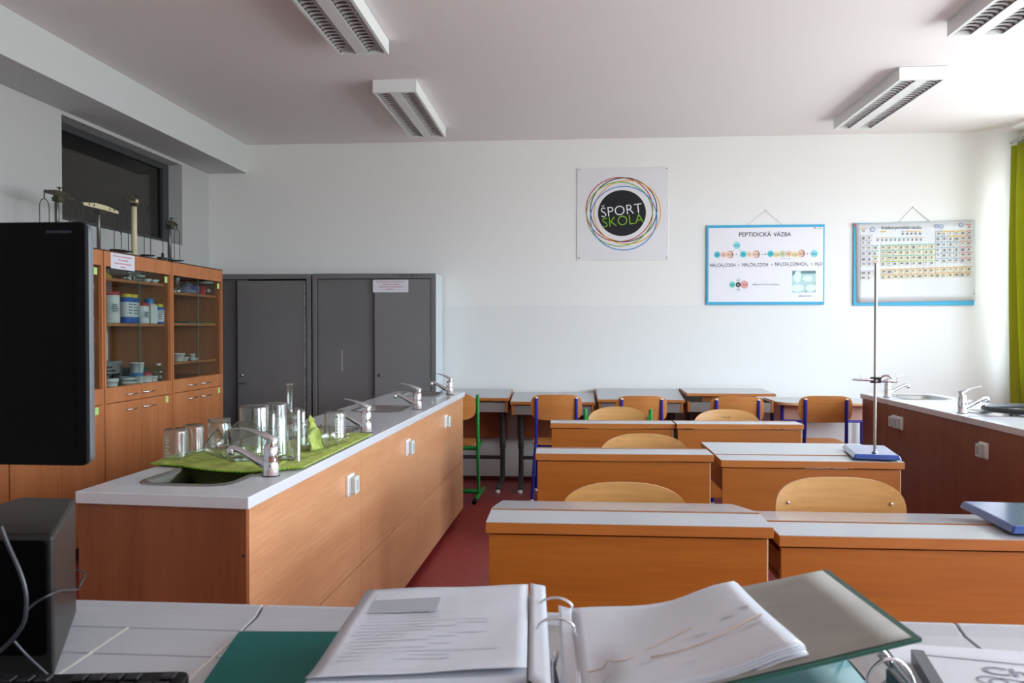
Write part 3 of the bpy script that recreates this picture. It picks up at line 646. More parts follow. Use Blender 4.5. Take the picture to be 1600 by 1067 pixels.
# ------------------------------------------------------------------ laboratory benches with sinks
SINK_Y = (0.31, 1.355, 2.39, 3.42)          # along the bench
def make_bench(loc, rz, mirror, L_, skew, side_word, mat_side, mat_end, seams, joints):
    """local +y runs along the bench, local -x across it (left bench) or +x (right bench)"""
    sg = -1 if not mirror else 1
    def mp(x, y, z): return (sg * x, y + skew * x * (1 - y / L_), z)
    Wb = 0.525; ZT = 0.9; th = 0.034
    R = Matrix.Translation(loc) @ Matrix.Rotation(rz, 4, 'Z')
    bounds = [0.0] + list(joints) + [L_]
    t = thing('bench_worktop', 'long white laboratory worktop with four sinks, ' + side_word, 'worktop', loc, rz)
    sy = SINK_Y; hx0, hx1, hl = 0.145, 0.405, 0.165
    for a, b2 in zip(bounds[:-1], bounds[1:]):
        ss = [q for q in sy if a < q < b2]
        vs = sorted(set([a + 0.0006, b2 - 0.0006] + [q + d for q in ss for d in (-hl, hl)]))
        mb = MB(); mb.slab([0, hx0, hx1, Wb], vs, lambda x, y: hx0 < x < hx1 and any(abs(y - q) < hl for q in ss), lambda x, y, k: mp(x, y, ZT - th * (1 - k)))
        mb.build('slab', TOPW if not mirror else TOPW, t, bevel=0.003)
    ub = [0.012] + list(seams) + [L_ - 0.012]
    for i, (a, b2) in enumerate(zip(ub[:-1], ub[1:])):
        order = ('nearest', 'second', 'third', 'farthest')[i] if len(ub) == 5 else ('nearest', 'middle', 'farthest')[i]
        u = thing('bench_unit', '%s cupboard unit under the white worktop, %s' % (order, side_word), 'bench unit', loc, rz, 'wooden bench units, ' + side_word)
        g = 0.0015
        def pb(x0, x1, y0, y1, z0, z1):
            m_ = MB(); m_._add([mp(x, y, z) for x in (x0, x1) for y in (y0, y1) for z in (z0, z1)], [(0, 1, 3, 2), (4, 6, 7, 5), (0, 4, 5, 1), (2, 3, 7, 6), (0, 2, 6, 4), (1, 5, 7, 3)]); return m_
        bb = MB(); y0_, y1_ = a + (0.019 if i == 0 else g), b2 - g
        dz = 0.62                                            # carcass top stays below the sink bowls
        for q in ((0.05, Wb - 0.03, y0_, y1_, 0.06, dz), ):
            bb._add([mp(x, y, z) for x in q[0:2] for y in q[2:4] for z in q[4:6]], [(0, 1, 3, 2), (4, 6, 7, 5), (0, 4, 5, 1), (2, 3, 7, 6), (0, 2, 6, 4), (1, 5, 7, 3)])
        bb.build('carcass', mat_side, u)
        sz = 0.395 if not mirror else 0.155
        pb(0.012, 0.031, y0_, y1_, sz, ZT - th - 0.001).build('upper_panel', mat_side, u, bevel=0.0012)
        pb(0.012, 0.031, y0_, y1_, 0.045, sz - 0.004).build('lower_panel', mat_side, u, bevel=0.0012)
        pb(Wb - 0.029, Wb - 0.012, y0_, y1_, 0.045, ZT - th - 0.001).build('rear_panel', mat_side, u, bevel=0.0012)
        pb(0.06, Wb - 0.06, y0_, y1_, 0.0, 0.059).build('plinth', mat('dark_plinth', (50, 34, 26), 0.6), u)
        if i == 0:
            e = pb(0.012, Wb - 0.002, a, a + 0.0175, 0.0, ZT - th - 0.001).build('end_panel', mat_end, u, bevel=0.0012)
            for z in (0.60, 0.735):
                MB().lathe([(0, 0), (0.004, 0), (0.004, 0.001), (0, 0.001)], 10).build('screw_cap', INK, e, loc=mp(0.02, a - 0.0008, z)).rotation_euler = (PI / 2, 0, 0)
        if i == len(ub) - 2:
            pb(0.0315, Wb - 0.03, b2 - 0.018, b2, 0.06, ZT - th - 0.001).build('end_panel', mat_end, u, bevel=0.0012)
    # sinks and taps
    names = ('nearest', 'second', 'third', 'farthest')
    for k, y in enumerate(sy):
        p = R @ Vector(mp(0.275, y, ZT))
        extra = {('left', 0): 'with the green towel over its rim', ('left', 1): 'behind the drying glassware', ('left', 2): 'empty, before the grey cabinets', ('left', 3): 'at the end by the back wall', ('right', 3): 'by the back wall', ('right', 2): 'under the black rubber ring'}.get((side_word.split()[0], k), 'outside the picture')
        if 'outside' in extra and mirror: continue
        s_ = thing('sink', 'inset steel sink, %s on the %s, %s' % (names[k], side_word, extra), 'sink', p, rz, 'steel sinks in the white worktops')
        mb = MB(); hw_, hl_ = 0.152, 0.19
        loops = [(hw_, hl_, 0.0008, 0.07), (hw_ - 0.004, hl_ - 0.004, 0.004, 0.068), (hw_ - 0.016, hl_ - 0.016, 0.004, 0.06), (hw_ - 0.028, hl_ - 0.03, -0.004, 0.05), (hw_ - 0.036, hl_ - 0.038, -0.13, 0.045), (hw_ - 0.055, hl_ - 0.055, -0.145, 0.035), (0.02, 0.02, -0.148, 0.0199)]
        nper = 24; vs = []
        for (a_, b2, z, r) in loops: vs += [(q[0], q[1], z) for q in rrect(-a_, a_, -b2, b2, r, 5)]
        mb._add(vs, [(i * nper + q, i * nper + (q + 1) % nper, (i + 1) * nper + (q + 1) % nper, (i + 1) * nper + q) for i in range(len(loops) - 1) for q in range(nper)], True)
        mb._add(vs[-nper:], [tuple(range(nper))])
        mb.build('basin', STEEL, s_)
        MB().lathe([(0, 0), (0.012, 0), (0.03, 0.003), (0.034, 0.001)], 20).build('drain', CHROME, s_, loc=(0, 0, -0.147))
        p = R @ Vector(mp(0.070, y + 0.005, ZT))
        f_ = thing('mixer_tap', 'chrome lever mixer tap, %s on the %s, %s' % (names[k], side_word, extra.replace('with the green', 'before the green').replace('under', 'beside')), 'tap', p, rz, 'chrome mixer taps')
        make_tap(f_, sg)
    return t
def make_tap(t, sg):
    MB().lathe([(0, 0), (0.027, 0), (0.0275, 0.004), (0.024, 0.006), (0.0235, 0.05), (0.0225, 0.085), (0.019, 0.098), (0.0, 0.104)], 28).build('body', CHROME, t)
    MB().lathe([(0.0245, 0.0), (0.028, 0.0), (0.028, 0.0035), (0.0245, 0.0035)], 28, closed=True).build('base_ring', BLACKP, t)
    P = smooth_path([(sg * 0.016, 0, 0.032), (sg * 0.05, 0, 0.05), (sg * 0.09, 0, 0.072), (sg * 0.118, 0, 0.083), (sg * 0.135, 0, 0.083)], 5)
    r = [0.0155 - 0.005 * min(1, i / 10) for i in range(len(P))]
    sp = MB().tube(P, r, 14).build('spout', CHROME, t)
    MB().lathe([(0.010, 0.0), (0.0135, 0.001), (0.0135, 0.02), (0.0095, 0.026), (0, 0.026)], 18, c=(sg * 0.131, 0, 0.062)).build('aerator', CHROME, sp)
    lv = MB(); sec = [((0.012, 0.0, 0.090), 0.021, 0.016), ((0.000, 0, 0.112), 0.021, 0.0145), ((0.022, 0, 0.127), 0.017, 0.009), ((0.05, 0, 0.1385), 0.0135, 0.005), ((0.078, 0, 0.146), 0.011, 0.0032), ((0.098, 0, 0.149), 0.008, 0.0026)]
    secs = []; vs = []; n_ = 12
    cs = [Vector((sg * q[0][0] - (sg * 0.012 if i < 2 else 0), 0, q[0][2])) for i, q in enumerate(sec)]
    for i, (c_, wv, hv) in enumerate(zip(cs, [q[1] for q in sec], [q[2] for q in sec])):
        d = (cs[min(i + 1, len(cs) - 1)] - cs[max(i - 1, 0)]).normalized(); nn = Vector((0, 1, 0)).cross(d)
        for k in range(n_):
            a = 2 * PI * k / n_; vs.append(c_ + Vector((0, 1, 0)) * wv * math.cos(a) + nn * hv * math.sin(a))
    lv._add(vs, [(i * n_ + k, i * n_ + (k + 1) % n_, (i + 1) * n_ + (k + 1) % n_, (i + 1) * n_ + k) for i in range(len(sec) - 1) for k in range(n_)], True)
    lv._add(vs[:n_], [tuple(range(n_))]); lv._add(vs[-n_:], [tuple(range(n_))])
    lv.build('lever', CHROME, t)
LB_LOC, LB_RZ = Vector((-0.878, 2.084, 0)), -math.radians(1.68)
make_bench(LB_LOC, LB_RZ, False, 3.66, 0.0476, 'left bench', BENCHWOOD, BENCHEND, (1.09, 2.15, 3.11), ())
RB_LOC, RB_RZ = Vector((2.078, 2.09, 0)), -math.radians(0.25)
make_bench(RB_LOC, RB_RZ, True, 3.74, 0.0, 'right bench', RBENCH, RBENCH, (1.10, 2.28, 3.28), (2.245, 3.285))
def make_socket(p, rz, label, left):
    """wall socket standing on a face whose outward normal is +x (left bench) or -x (right bench)"""
    s = 1 if left else -1
    t = thing('socket', label, 'socket', p, rz, 'white sockets on the bench sides')
    MB().prism(rrect(-0.041, 0.041, -0.041, 0.041, 0.005, 3), 0, s * 0.009, 'x').build('plate', WPLAST, t, bevel=0.0015)
    MB().prism(rrect(-0.03, 0.03, -0.033, 0.033, 0.006, 3), s * 0.0092, s * 0.016, 'x').build('frame', WPLAST, t, bevel=0.0015)
    MB().prism([(-0.031, -0.034), (0.0 - 0.026, -0.034), (-0.02, 0.036), (-0.031, 0.036)] if False else rrect(-0.028, 0.028, -0.034, 0.034, 0.006, 3), s * 0.0163, s * 0.034, 'x').build('hinged_cover', GPLAST, t, bevel=0.004)
    MB().prism(rrect(-0.011, 0.011, -0.02, 0.02, 0.003, 3), s * 0.0341, s * 0.0352, 'x').build('cover_mark', GREYPRINT, t)
    return t
RL = Matrix.Translation(LB_LOC) @ Matrix.Rotation(LB_RZ, 4, 'Z')
for k, (y, z) in enumerate(((0.93, 0.752), (1.895, 0.755), (2.945, 0.765))):
    make_socket(RL @ Vector((-0.0118, y, z)), LB_RZ, 'white covered socket on the left bench side, ' + ('nearest the camera', 'middle one of three', 'farthest, near the red floor aisle end')[k], True)
RR = Matrix.Translation(RB_LOC) @ Matrix.Rotation(RB_RZ, 4, 'Z')
for y, z, lb in ((3.145, 0.765, 'left white socket of the touching pair on the right bench'), (3.06, 0.765, 'right white socket of the touching pair on the right bench'), (2.04, 0.748, 'single white socket on the right bench, nearer the camera')):
    make_socket(RR @ Vector((0.0118, y, z)), RB_RZ, lb, False)

# ------------------------------------------------------------------ towel and drying glassware on the left bench
tw = thing('green_towel', 'crumpled lime green towel spread under the drying glassware', 'towel', (-1.1, 2.8, 0.9005))
FR = smooth_path([(-1.405, 2.545), (-1.30, 2.52), (-1.22, 2.47), (-1.152, 2.44), (-1.08, 2.42), (-1.0, 2.432), (-0.93, 2.50), (-0.872, 2.52)], 6)if False else [Vector((x, y, 0)) for x, y in ((-1.412, 2.545), (-1.36, 2.535), (-1.30, 2.52), (-1.25, 2.49), (-1.20, 2.462), (-1.152, 2.44), (-1.10, 2.425), (-1.045, 2.417), (-1.0, 2.425), (-0.96, 2.45), (-0.915, 2.49), (-0.872, 2.516))]
BK = [Vector((x, y, 0)) for x, y in ((-1.425, 2.72), (-1.40, 2.82), (-1.34, 2.91), (-1.25, 2.95), (-1.20, 3.03), (-1.15, 3.10), (-1.10, 3.17), (-1.05, 3.24), (-1.0, 3.32), (-0.96, 3.37), (-0.91, 3.37), (-0.852, 3.34))]
def lerp_pts(P, u):
    q = u * (len(P) - 1); i = min(int(q), len(P) - 2); return P[i].lerp(P[i + 1], q - i)
def towel(u, v):
    a = lerp_pts(FR, u); b = lerp_pts(BK, u); p = a.lerp(b, v)
    e = min(u, 1 - u, v, 1 - v)
    w_ = 0.0035 * (math.sin(p.x * 38 + p.y * 11) * math.sin(p.y * 33 - p.x * 9) + 1) * min(1, e * 14)
    sc_ = 0.004 * math.sin(u * 260) if v == 0 else 0
    ov = 1 if (-1.30 < p.x < -0.95 and p.y < 2.58) else 0
    return (p.x + 1.1, p.y - 2.8 + sc_, 0.0048 + w_ * (1 if not ov else 1.6) + (0.001 if ov else 0))
MB().sheet(towel, 130, 60, (0, 0, 0.004)).build('cloth', TOWEL, tw)
fc = thing('towel_fold', 'upright fold of the lime green towel between the petri dishes', 'cloth', (-1.1, 2.8, 0.9098))  # raised fold of the towel, built as an object of its own
fold = MB()
def fl(u, v):
    a = (u - 0.5)
    return (0.166 + 0.02 * a + 0.006 * math.sin(v * 9 + u * 3) - 0.02 * v, 0.03 + 0.085 * a * (1 - 0.75 * v * v), 0.009 + v * 0.12 * (1 - 0.3 * abs(a)))
fold.sheet(fl, 14, 14, (0.006, 0, 0)); fold.build('cloth', TOWEL, fc)
fold = MB(); fold.tube([Vector(fl(u / 14, 1.0)) + Vector((0.003, 0, 0.002)) for u in range(15)], 0.004, 6); fold.build('hem', TOWEL, fc)
hem = MB(); hp = []
for i in range(131):
    q = towel(i / 130, 0.0); hp.append((q[0], q[1] - 0.003, q[2] + 0.002))
hem.tube(hp, 0.0028, 6); hem.build('scalloped_hem', mat('green_hem', (128, 168, 44), 0.95), tw)

ZG = 0.9125
def glass_thing(name, label, x, y, prof_out, wall=0.0022, n=28, extra=None, z=ZG, rim=None):
    """closed thin walled vessel: outer profile bottom to rim, inner wall returns to the bottom"""
    t = thing(name, label, 'glassware', (x, y, z), 0, 'glassware drying on the green towel')
    inner = [(max(r - wall, 0.0), zz + (wall * 1.5 if i == 0 else 0)) for i, (r, zz) in enumerate(prof_out)]
    inner[0] = (0, prof_out[0][1] + wall * 1.6)
    if len(prof_out) > 1 and prof_out[1][1] - prof_out[0][1] < 0.004: inner[1] = (max(prof_out[1][0] - wall, 0), prof_out[1][1] + wall * 1.6)
    MB().lathe(prof_out + inner[::-1], n).build('vessel', GLASS, t)
    r, zz = rim or prof_out[-1]
    MB().lathe([(r - wall, zz - 0.001), (r + 0.0016, zz - 0.001), (r + 0.002, zz + 0.001), (r - wall, zz + 0.0014)], n, closed=True).build('rim', GLASS, t)
    return t
def beaker_prof(r, h): return [(0, 0), (r * 0.86, 0), (r * 0.95, 0.003), (r, 0.012), (r, h - 0.006), (r * 1.04, h)]
def inv(prof, h): return [(r, h - z) for r, z in prof]
def inverted(name, label, x, y, r, h):
    t = thing(name, label, 'glassware', (x, y, ZG), 0, 'glassware drying on the green towel')
    o = beaker_prof(r, h); w_ = 0.0022
    i_ = [(0, 0.0036), (r * 0.84, 0.0036), (r * 0.93, 0.006), (r - w_, 0.014), (r - w_, h - 0.006), (r * 1.04 - w_, h)]
    MB().lathe(inv(o + i_[::-1], h), 28).build('vessel', GLASS, t)
    MB().lathe([(r * 1.04 - w_, 0), (r * 1.05, 0), (r * 1.05, 0.002), (r * 1.04 - w_, 0.002)], 28, closed=True).build('rim', GLASS, t)
    return t
SCALE = mat('white_enamel_scale', (236, 238, 238), 0.6)
def graduations(t, r, z0, z1, k, a0=-1.9):
    mb = MB()
    for i in range(k):
        z = z0 + (z1 - z0) * i / (k - 1); wd = 0.28 if i % 2 == 0 else 0.16
        A = [a0 + wd * q / 4 for q in range(5)]
        mb._add([((r + 0.0005) * math.cos(a), (r + 0.0005) * math.sin(a), z + d) for d in (-0.0009, 0.0009) for a in A], [(q, q + 1, 6 + q, 5 + q) for q in range(4)])
    mb._add([((r + 0.0005) * math.cos(a), (r + 0.0005) * math.sin(a), z) for z in (z0, z1) for a in (a0 - 0.02, a0)], [(0, 1, 3, 2)])
    mb.build('graduation_marks', SCALE, t)
t = inverted('beaker', 'upturned graduated beaker, leftmost on the green towel', -1.38, 2.655, 0.041, 0.10); graduations(t, 0.041, 0.02, 0.075, 6)
inverted('beaker', 'upturned beaker right behind the leftmost graduated one', -1.373, 2.775, 0.038, 0.10)
t = glass_thing('glass_jar', 'glass jar with a threaded neck at the back left of the towel', -1.316, 2.86, [(0, 0), (0.040, 0), (0.044, 0.004), (0.044, 0.082), (0.039, 0.094), (0.039, 0.112)])
for k in (0, 1): MB().lathe([(0.039, 0.098 + 0.007 * k), (0.042, 0.100 + 0.007 * k), (0.039, 0.102 + 0.007 * k)], 28, closed=True).build('thread', GLASS, t)
# funnel lying on its side
t = thing('glass_funnel', 'glass funnel lying on its side, stem pointing left', 'glassware', (-1.19, 2.60, ZG + 0.056), 0, 'glassware drying on the green towel')
mb = MB(); d = Vector((-0.135, -0.035, -0.043)); Lf = d.length; q = d.to_track_quat('Z', 'Y').to_matrix().to_4x4(); mb.M = q
mb.lathe([(0.054, 0), (0.050, 0.012), (0.0095, 0.062), (0.008, 0.07), (0.0065, Lf - 0.01), (0.010, Lf), (0.0085, Lf), (0.005, Lf - 0.012), (0.0062, 0.07), (0.0078, 0.061), (0.0482, 0.011), (0.0522, 0)], 28, closed=True); mb.build('cone_and_stem', GLASS, t)
mb = MB(); mb.M = q; mb.lathe([(0.0522, -0.001), (0.0555, -0.001), (0.0555, 0.002), (0.0522, 0.002)], 28, closed=True); mb.build('rim', GLASS, t)
t = thing('watch_glass', 'round watch glass standing upright before the tall upturned beaker', 'glassware', (-1.174, 2.765, ZG + 0.0595), 0.1, 'glassware drying on the green towel')
mb = MB(); mb.M = Matrix.Rotation(PI / 2 - 0.12, 4, 'X'); mb.lathe([(0, 0.010), (0.025, 0.0085), (0.045, 0.004), (0.059, -0.002), (0.059, 0.0), (0.045, 0.006), (0.025, 0.0105), (0, 0.012)], 32); mb.build('glass_disc', clear('frosted_watch_glass', (0.80, 0.82, 0.80), 1.5, 0.25, 2.2), t)
mb = MB(); mb.M = Matrix.Rotation(PI / 2 - 0.12, 4, 'X'); mb.lathe([(0.058, -0.0025), (0.0605, -0.001), (0.058, 0.0005)], 32, closed=True); mb.build('rim', GLASS, t)
glass_thing('crystallizing_dish', 'wide open glass dish, largest vessel, behind the nearest tap', -1.097, 2.625, [(0, 0), (0.068, 0), (0.0725, 0.003), (0.074, 0.012), (0.074, 0.103)], 0.0026, 36)
inverted('beaker', 'tall wide upturned beaker rising behind the large dish', -1.189, 2.88, 0.052, 0.165)
inverted('beaker', 'upturned beaker half hidden right of the tallest upturned one', -1.150, 3.0, 0.040, 0.163)
def tube_prof(r, h): return [(0, 0)] + [(r * math.sin(a), r - r * math.cos(a)) for a in (0.4, 0.8, 1.2, PI / 2)] + [(r, h - 0.004), (r * 1.12, h)]
def test_tube(label, x, y, r, h, upside=True, lean=0.0, name='test_tube'):
    t = thing(name, label, 'glassware', (x, y, ZG), 0, 'glassware drying on the green towel')
    o = tube_prof(r, h); i_ = [(max(a - 0.0014, 0), z + (0.0016 if z < r else 0)) for a, z in o]
    P = o + i_[::-1]
    if upside: P = inv(P, h)
    mb = MB(); mb.M = Matrix.Rotation(lean, 4, 'Y'); mb.lathe(P, 18); mb.build('tube', GLASS, t)
    mb = MB(); mb.M = Matrix.Rotation(lean, 4, 'Y'); zz = 0.0 if upside else h
    mb.lathe([(r, zz - 0.0006), (r * 1.16, zz - 0.0006), (r * 1.16, zz + 0.0016), (r, zz + 0.0016)], 18, closed=True); mb.build('rim', GLASS, t)
    return t
test_tube('narrow upturned test tube just left of the rod holding beaker', -1.09, 2.80, 0.014, 0.15)
t = glass_thing('tall_beaker', 'tall upright beaker holding two glass rods', -0.974, 2.655, beaker_prof(0.041, 0.148)); graduations(t, 0.041, 0.03, 0.12, 8, -2.2)
for k, (a, b_, nm) in enumerate((((-0.994, 2.66, ZG + 0.006), (-1.000, 2.672, ZG + 0.172), 'straight')  , ((-0.950, 2.64, ZG + 0.006), (-1.002, 2.645, ZG + 0.158), 'slanting'))):
    r_ = thing('glass_rod', nm + ' glass rod inside the tall upright beaker', 'glass rod', a, 0, 'glass rods in the tall beaker')
    dv = Vector(b_) - Vector(a); MB().tube([(0, 0, 0), dv], 0.0032, 8).build('rod', GLASS, r_)
    MB().tube([dv, dv * 1.02, dv * 1.04], [0.0033, 0.0044, 0.002], 8).build('tip', GLASS, r_)
test_tube('large upturned test tube standing at the front of the towel', -0.921, 2.59, 0.0125, 0.185)
t = glass_thing('volumetric_flask', 'volumetric flask whose long neck rises above all other glassware', -1.142, 3.13, [(0, 0), (0.036, 0), (0.045, 0.012), (0.046, 0.04), (0.032, 0.085), (0.0125, 0.108), (0.0115, 0.12), (0.0115, 0.222), (0.014, 0.225)])
test_tube('short upturned glass tube behind the rod holding beaker', -1.038, 2.97, 0.0155, 0.142)
glass_thing('small_flask', 'small open flask left of the upright green cloth', -0.99, 2.90, [(0, 0), (0.026, 0), (0.029, 0.004), (0.029, 0.05), (0.022, 0.075), (0.022, 0.094), (0.025, 0.097)])
for k, (x, y, z, a, lb) in enumerate(((-0.956, 2.83, 0.046, 0.25, 'petri dish on edge, left of the upright green cloth'), (-0.922, 2.875, 0.046, -0.22, 'petri dish on edge leaning on the right of the green cloth'), (-0.905, 2.93, 0.04, -0.3, 'petri dish on edge, rightmost of the three'))):
    t = thing('petri_dish', lb, 'glassware', (x, y, ZG + z), 0.15 * k, 'glassware drying on the green towel')
    R_ = 0.046 if k < 2 else 0.04
    M_ = Matrix.Rotation(PI / 2 + a, 4, 'Y')
    mb = MB(); mb.M = M_; mb.lathe([(0, 0), (R_, 0), (R_, 0.012), (R_ - 0.002, 0.012), (R_ - 0.002, 0.002), (0, 0.002)], 32); mb.build('dish', GLASS, t)
    mb = MB(); mb.M = M_; mb.lathe([(R_ - 0.002, 0.0115), (R_ + 0.0012, 0.0115), (R_ + 0.0012, 0.0135), (R_ - 0.002, 0.0135)], 32, closed=True); mb.build('rim', GLASS, t)
for k, (x, y) in enumerate(((-0.905, 3.02), (-0.892, 3.08))):
    t = thing('glass_stopper', ('left' if k == 0 else 'right') + ' small glass stopper lying before the right hand beaker', 'glassware', (x, y, ZG), 0.4, 'glass stoppers on the towel')
    MB().lathe([(0, 0), (0.009, 0), (0.012, 0.018), (0.007, 0.022)], 16).build('plug', GLASS, t); MB().lathe([(0.0, 0.022), (0.012, 0.024), (0.014, 0.03), (0.01, 0.037), (0, 0.038)], 16).build('knob', GLASS, t)
t = inverted('beaker', 'upturned beaker at the right end of the towel, near the second tap', -0.963, 3.16, 0.043, 0.113); graduations(t, 0.043, 0.03, 0.085, 5, -1.2)

# black ring on the right bench
t = thing('rubber_ring', 'thick black ring lying over the right bench sink, cut by the picture edge', 'ring', (2.515, 4.465, 0.9045))
mb = MB(); mb.tube([(0.235 * math.cos(2 * PI * k / 60), 0.185 * math.sin(2 * PI * k / 60), 0.022) for k in range(60)], 0.0145, 12, closed=True); mb.build('ring', RUBBER, t)
for q, (x, y) in enumerate(((-0.11, -0.185), (0.16, 0.128))):
    bx(x - 0.02, x + 0.02, y - 0.018, y + 0.012, 0.0, 0.052).build('clamp_block', BLACKP, t, bevel=0.003)

# ------------------------------------------------------------------ school desks of the three rows (pupils' side faces the back wall)
def make_desk(loc, W_, h, tilt, label, strip=0.148, total=0.52, pos='', rz=0.0):
    t = thing('school_desk', label, 'desk', loc, rz, 'single school desks in three rows')
    hw = W_ / 2; th = 0.03
    lb = MB(); lb.box(-hw, hw, 0.0, strip, h - th, h - 0.0015); lb.build('ledge', DESKEDGE, t, bevel=0.0015)
    bx(-hw + 0.001, hw - 0.001, 0.0012, strip - 0.001, h - 0.0014, h).build('ledge_laminate', LAM, t, label='white laminate surface')
    L_ = total - strip - 0.005; dz = -L_ * math.tan(tilt)
    y0, y1 = strip + 0.005, total
    bm_ = MB(); bm_._add([(x, y, z) for x in (-hw, hw) for (y, z) in ((y0, h - 0.022), (y0, h + 0.0015), (y1, h + dz - 0.022), (y1, h + dz + 0.0015))], [(0, 1, 3, 2), (4, 6, 7, 5), (0, 4, 5, 1), (2, 3, 7, 6), (0, 2, 6, 4), (1, 5, 7, 3)])
    b0 = bm_.build('board', DESKEDGE, t, bevel=0.001)
    lm = MB(); lm._add([(x, y, z) for x in (-hw + 0.001, hw - 0.001) for (y, z) in ((y0 + 0.003, h + 0.0013), (y0 + 0.003, h + 0.0028), (y1 - 0.003, h + dz + 0.0013), (y1 - 0.003, h + dz + 0.0028))], [(0, 1, 3, 2), (4, 6, 7, 5), (0, 4, 5, 1), (2, 3, 7, 6), (0, 2, 6, 4), (1, 5, 7, 3)])
    lm.build('board_laminate', LAM, b0, label='white laminate surface')
    bx(-hw + 0.008, hw - 0.014, 0.012, 0.030, 0.34, h - th - 0.006).build('front_panel', DESKWOOD, t, bevel=0.001)
    bx(hw - 0.0135, hw - 0.0105, 0.013, 0.029, 0.34, h - th - 0.006).build('panel_edge', mat('pale_panel_edge', (214, 190, 150), 0.5), t)
    bx(-hw + 0.03, hw - 0.03, 0.04, total - 0.08, h - 0.16, h - 0.148).build('book_shelf', DESKEDGE, t)
    for s in (-1, 1):
        x = s * (hw - 0.045)
        bx(x - 0.009, x + 0.009, 0.04, total - 0.06, h - 0.15, h + min(dz, 0) - 0.026).build('side_cheek', DESKEDGE, t)
        lg = MB().tube([(x, 0.09, h - 0.15), (x, 0.09, 0.03)], 0.022, 10).build('leg', DARKM, t)
        MB().tube([(x, 0.02, 0.02), (x, total - 0.06, 0.02)], 0.02, 10).build('foot', DARKM, lg)
        for y in (0.03, total - 0.07): MB().lathe([(0, 0), (0.022, 0), (0.022, 0.012), (0, 0.012)], 12, c=(x, y, 0)).build('foot_pad', WPLAST, lg)
    MB().tube([(-hw + 0.045, 0.09, 0.22), (hw - 0.045, 0.09, 0.22)], 0.016, 8).build('cross_bar', DARKM, t)
    return t
make_desk((0.154, 2.085, 0), 0.757, 0.844, math.atan(0.155), 'front row left white topped desk, sloping lid, behind the open binder')
make_desk((0.930, 2.097, 0), 0.76, 0.820, math.atan(0.155), 'front row right white topped desk carrying a blue plate at its right end')
make_desk((0.234, 3.385, 0), 0.76, 0.826, math.atan(0.20), 'middle row left white topped desk with hidden sloping lid', rz=math.radians(1.0))
make_desk((1.026, 3.398, 0), 0.76, 0.803, 0.0, 'middle row right white topped desk with level lid carrying the retort stand')
make_desk((0.263, 4.815, 0), 0.76, 0.787, math.atan(0.16), 'rear row left white topped desk, before the back wall tables', rz=math.radians(1.2))
make_desk((1.027, 4.81, 0), 0.757, 0.790, math.atan(0.16), 'rear row right white topped desk, beside the blue framed chair', rz=math.radians(1.2))

# ------------------------------------------------------------------ chairs
def back_shape(Wd, zc, ht, hb, n_, bow, th=0.010, tilt=0.10):
    mb = MB(); nu, nv = 30, 8
    us = [-math.cos(PI * i / nu) * 0.9995 for i in range(nu + 1)]
    def P(i, j, off):
        u = us[i]; e = (1 - abs(u) ** n_) ** (1 / n_); v = j / nv
        z = -hb * e + v * (ht + hb) * e
        return (u * Wd / 2, off - bow * (1 - u * u) - tilt * z, zc + z)
    V = [P(i, j, 0) for i in range(nu + 1) for j in range(nv + 1)] + [P(i, j, -th) for i in range(nu + 1) for j in range(nv + 1)]
    I = lambda i, j: i * (nv + 1) + j; K = (nu + 1) * (nv + 1); F = []
    for i in range(nu):
        for j in range(nv):
            F.append((I(i, j), I(i + 1, j), I(i + 1, j + 1), I(i, j + 1))); F.append((K + I(i, j), K + I(i, j + 1), K + I(i + 1, j + 1), K + I(i + 1, j)))
    mb._add(V, F, True)
    F = []
    for i in range(nu):
        F.append((I(i, 0), K + I(i, 0), K + I(i + 1, 0), I(i + 1, 0))); F.append((I(i, nv), I(i + 1, nv), K + I(i + 1, nv), K + I(i, nv)))
    mb._add(V, F, False); return mb
def seat_mb(Wd, z, y0, y1, th=0.012):
    mb = MB(); pts = rrect(-Wd / 2, Wd / 2, y0, y1, 0.06, 5); mb.prism(pts, z, z + th); return mb
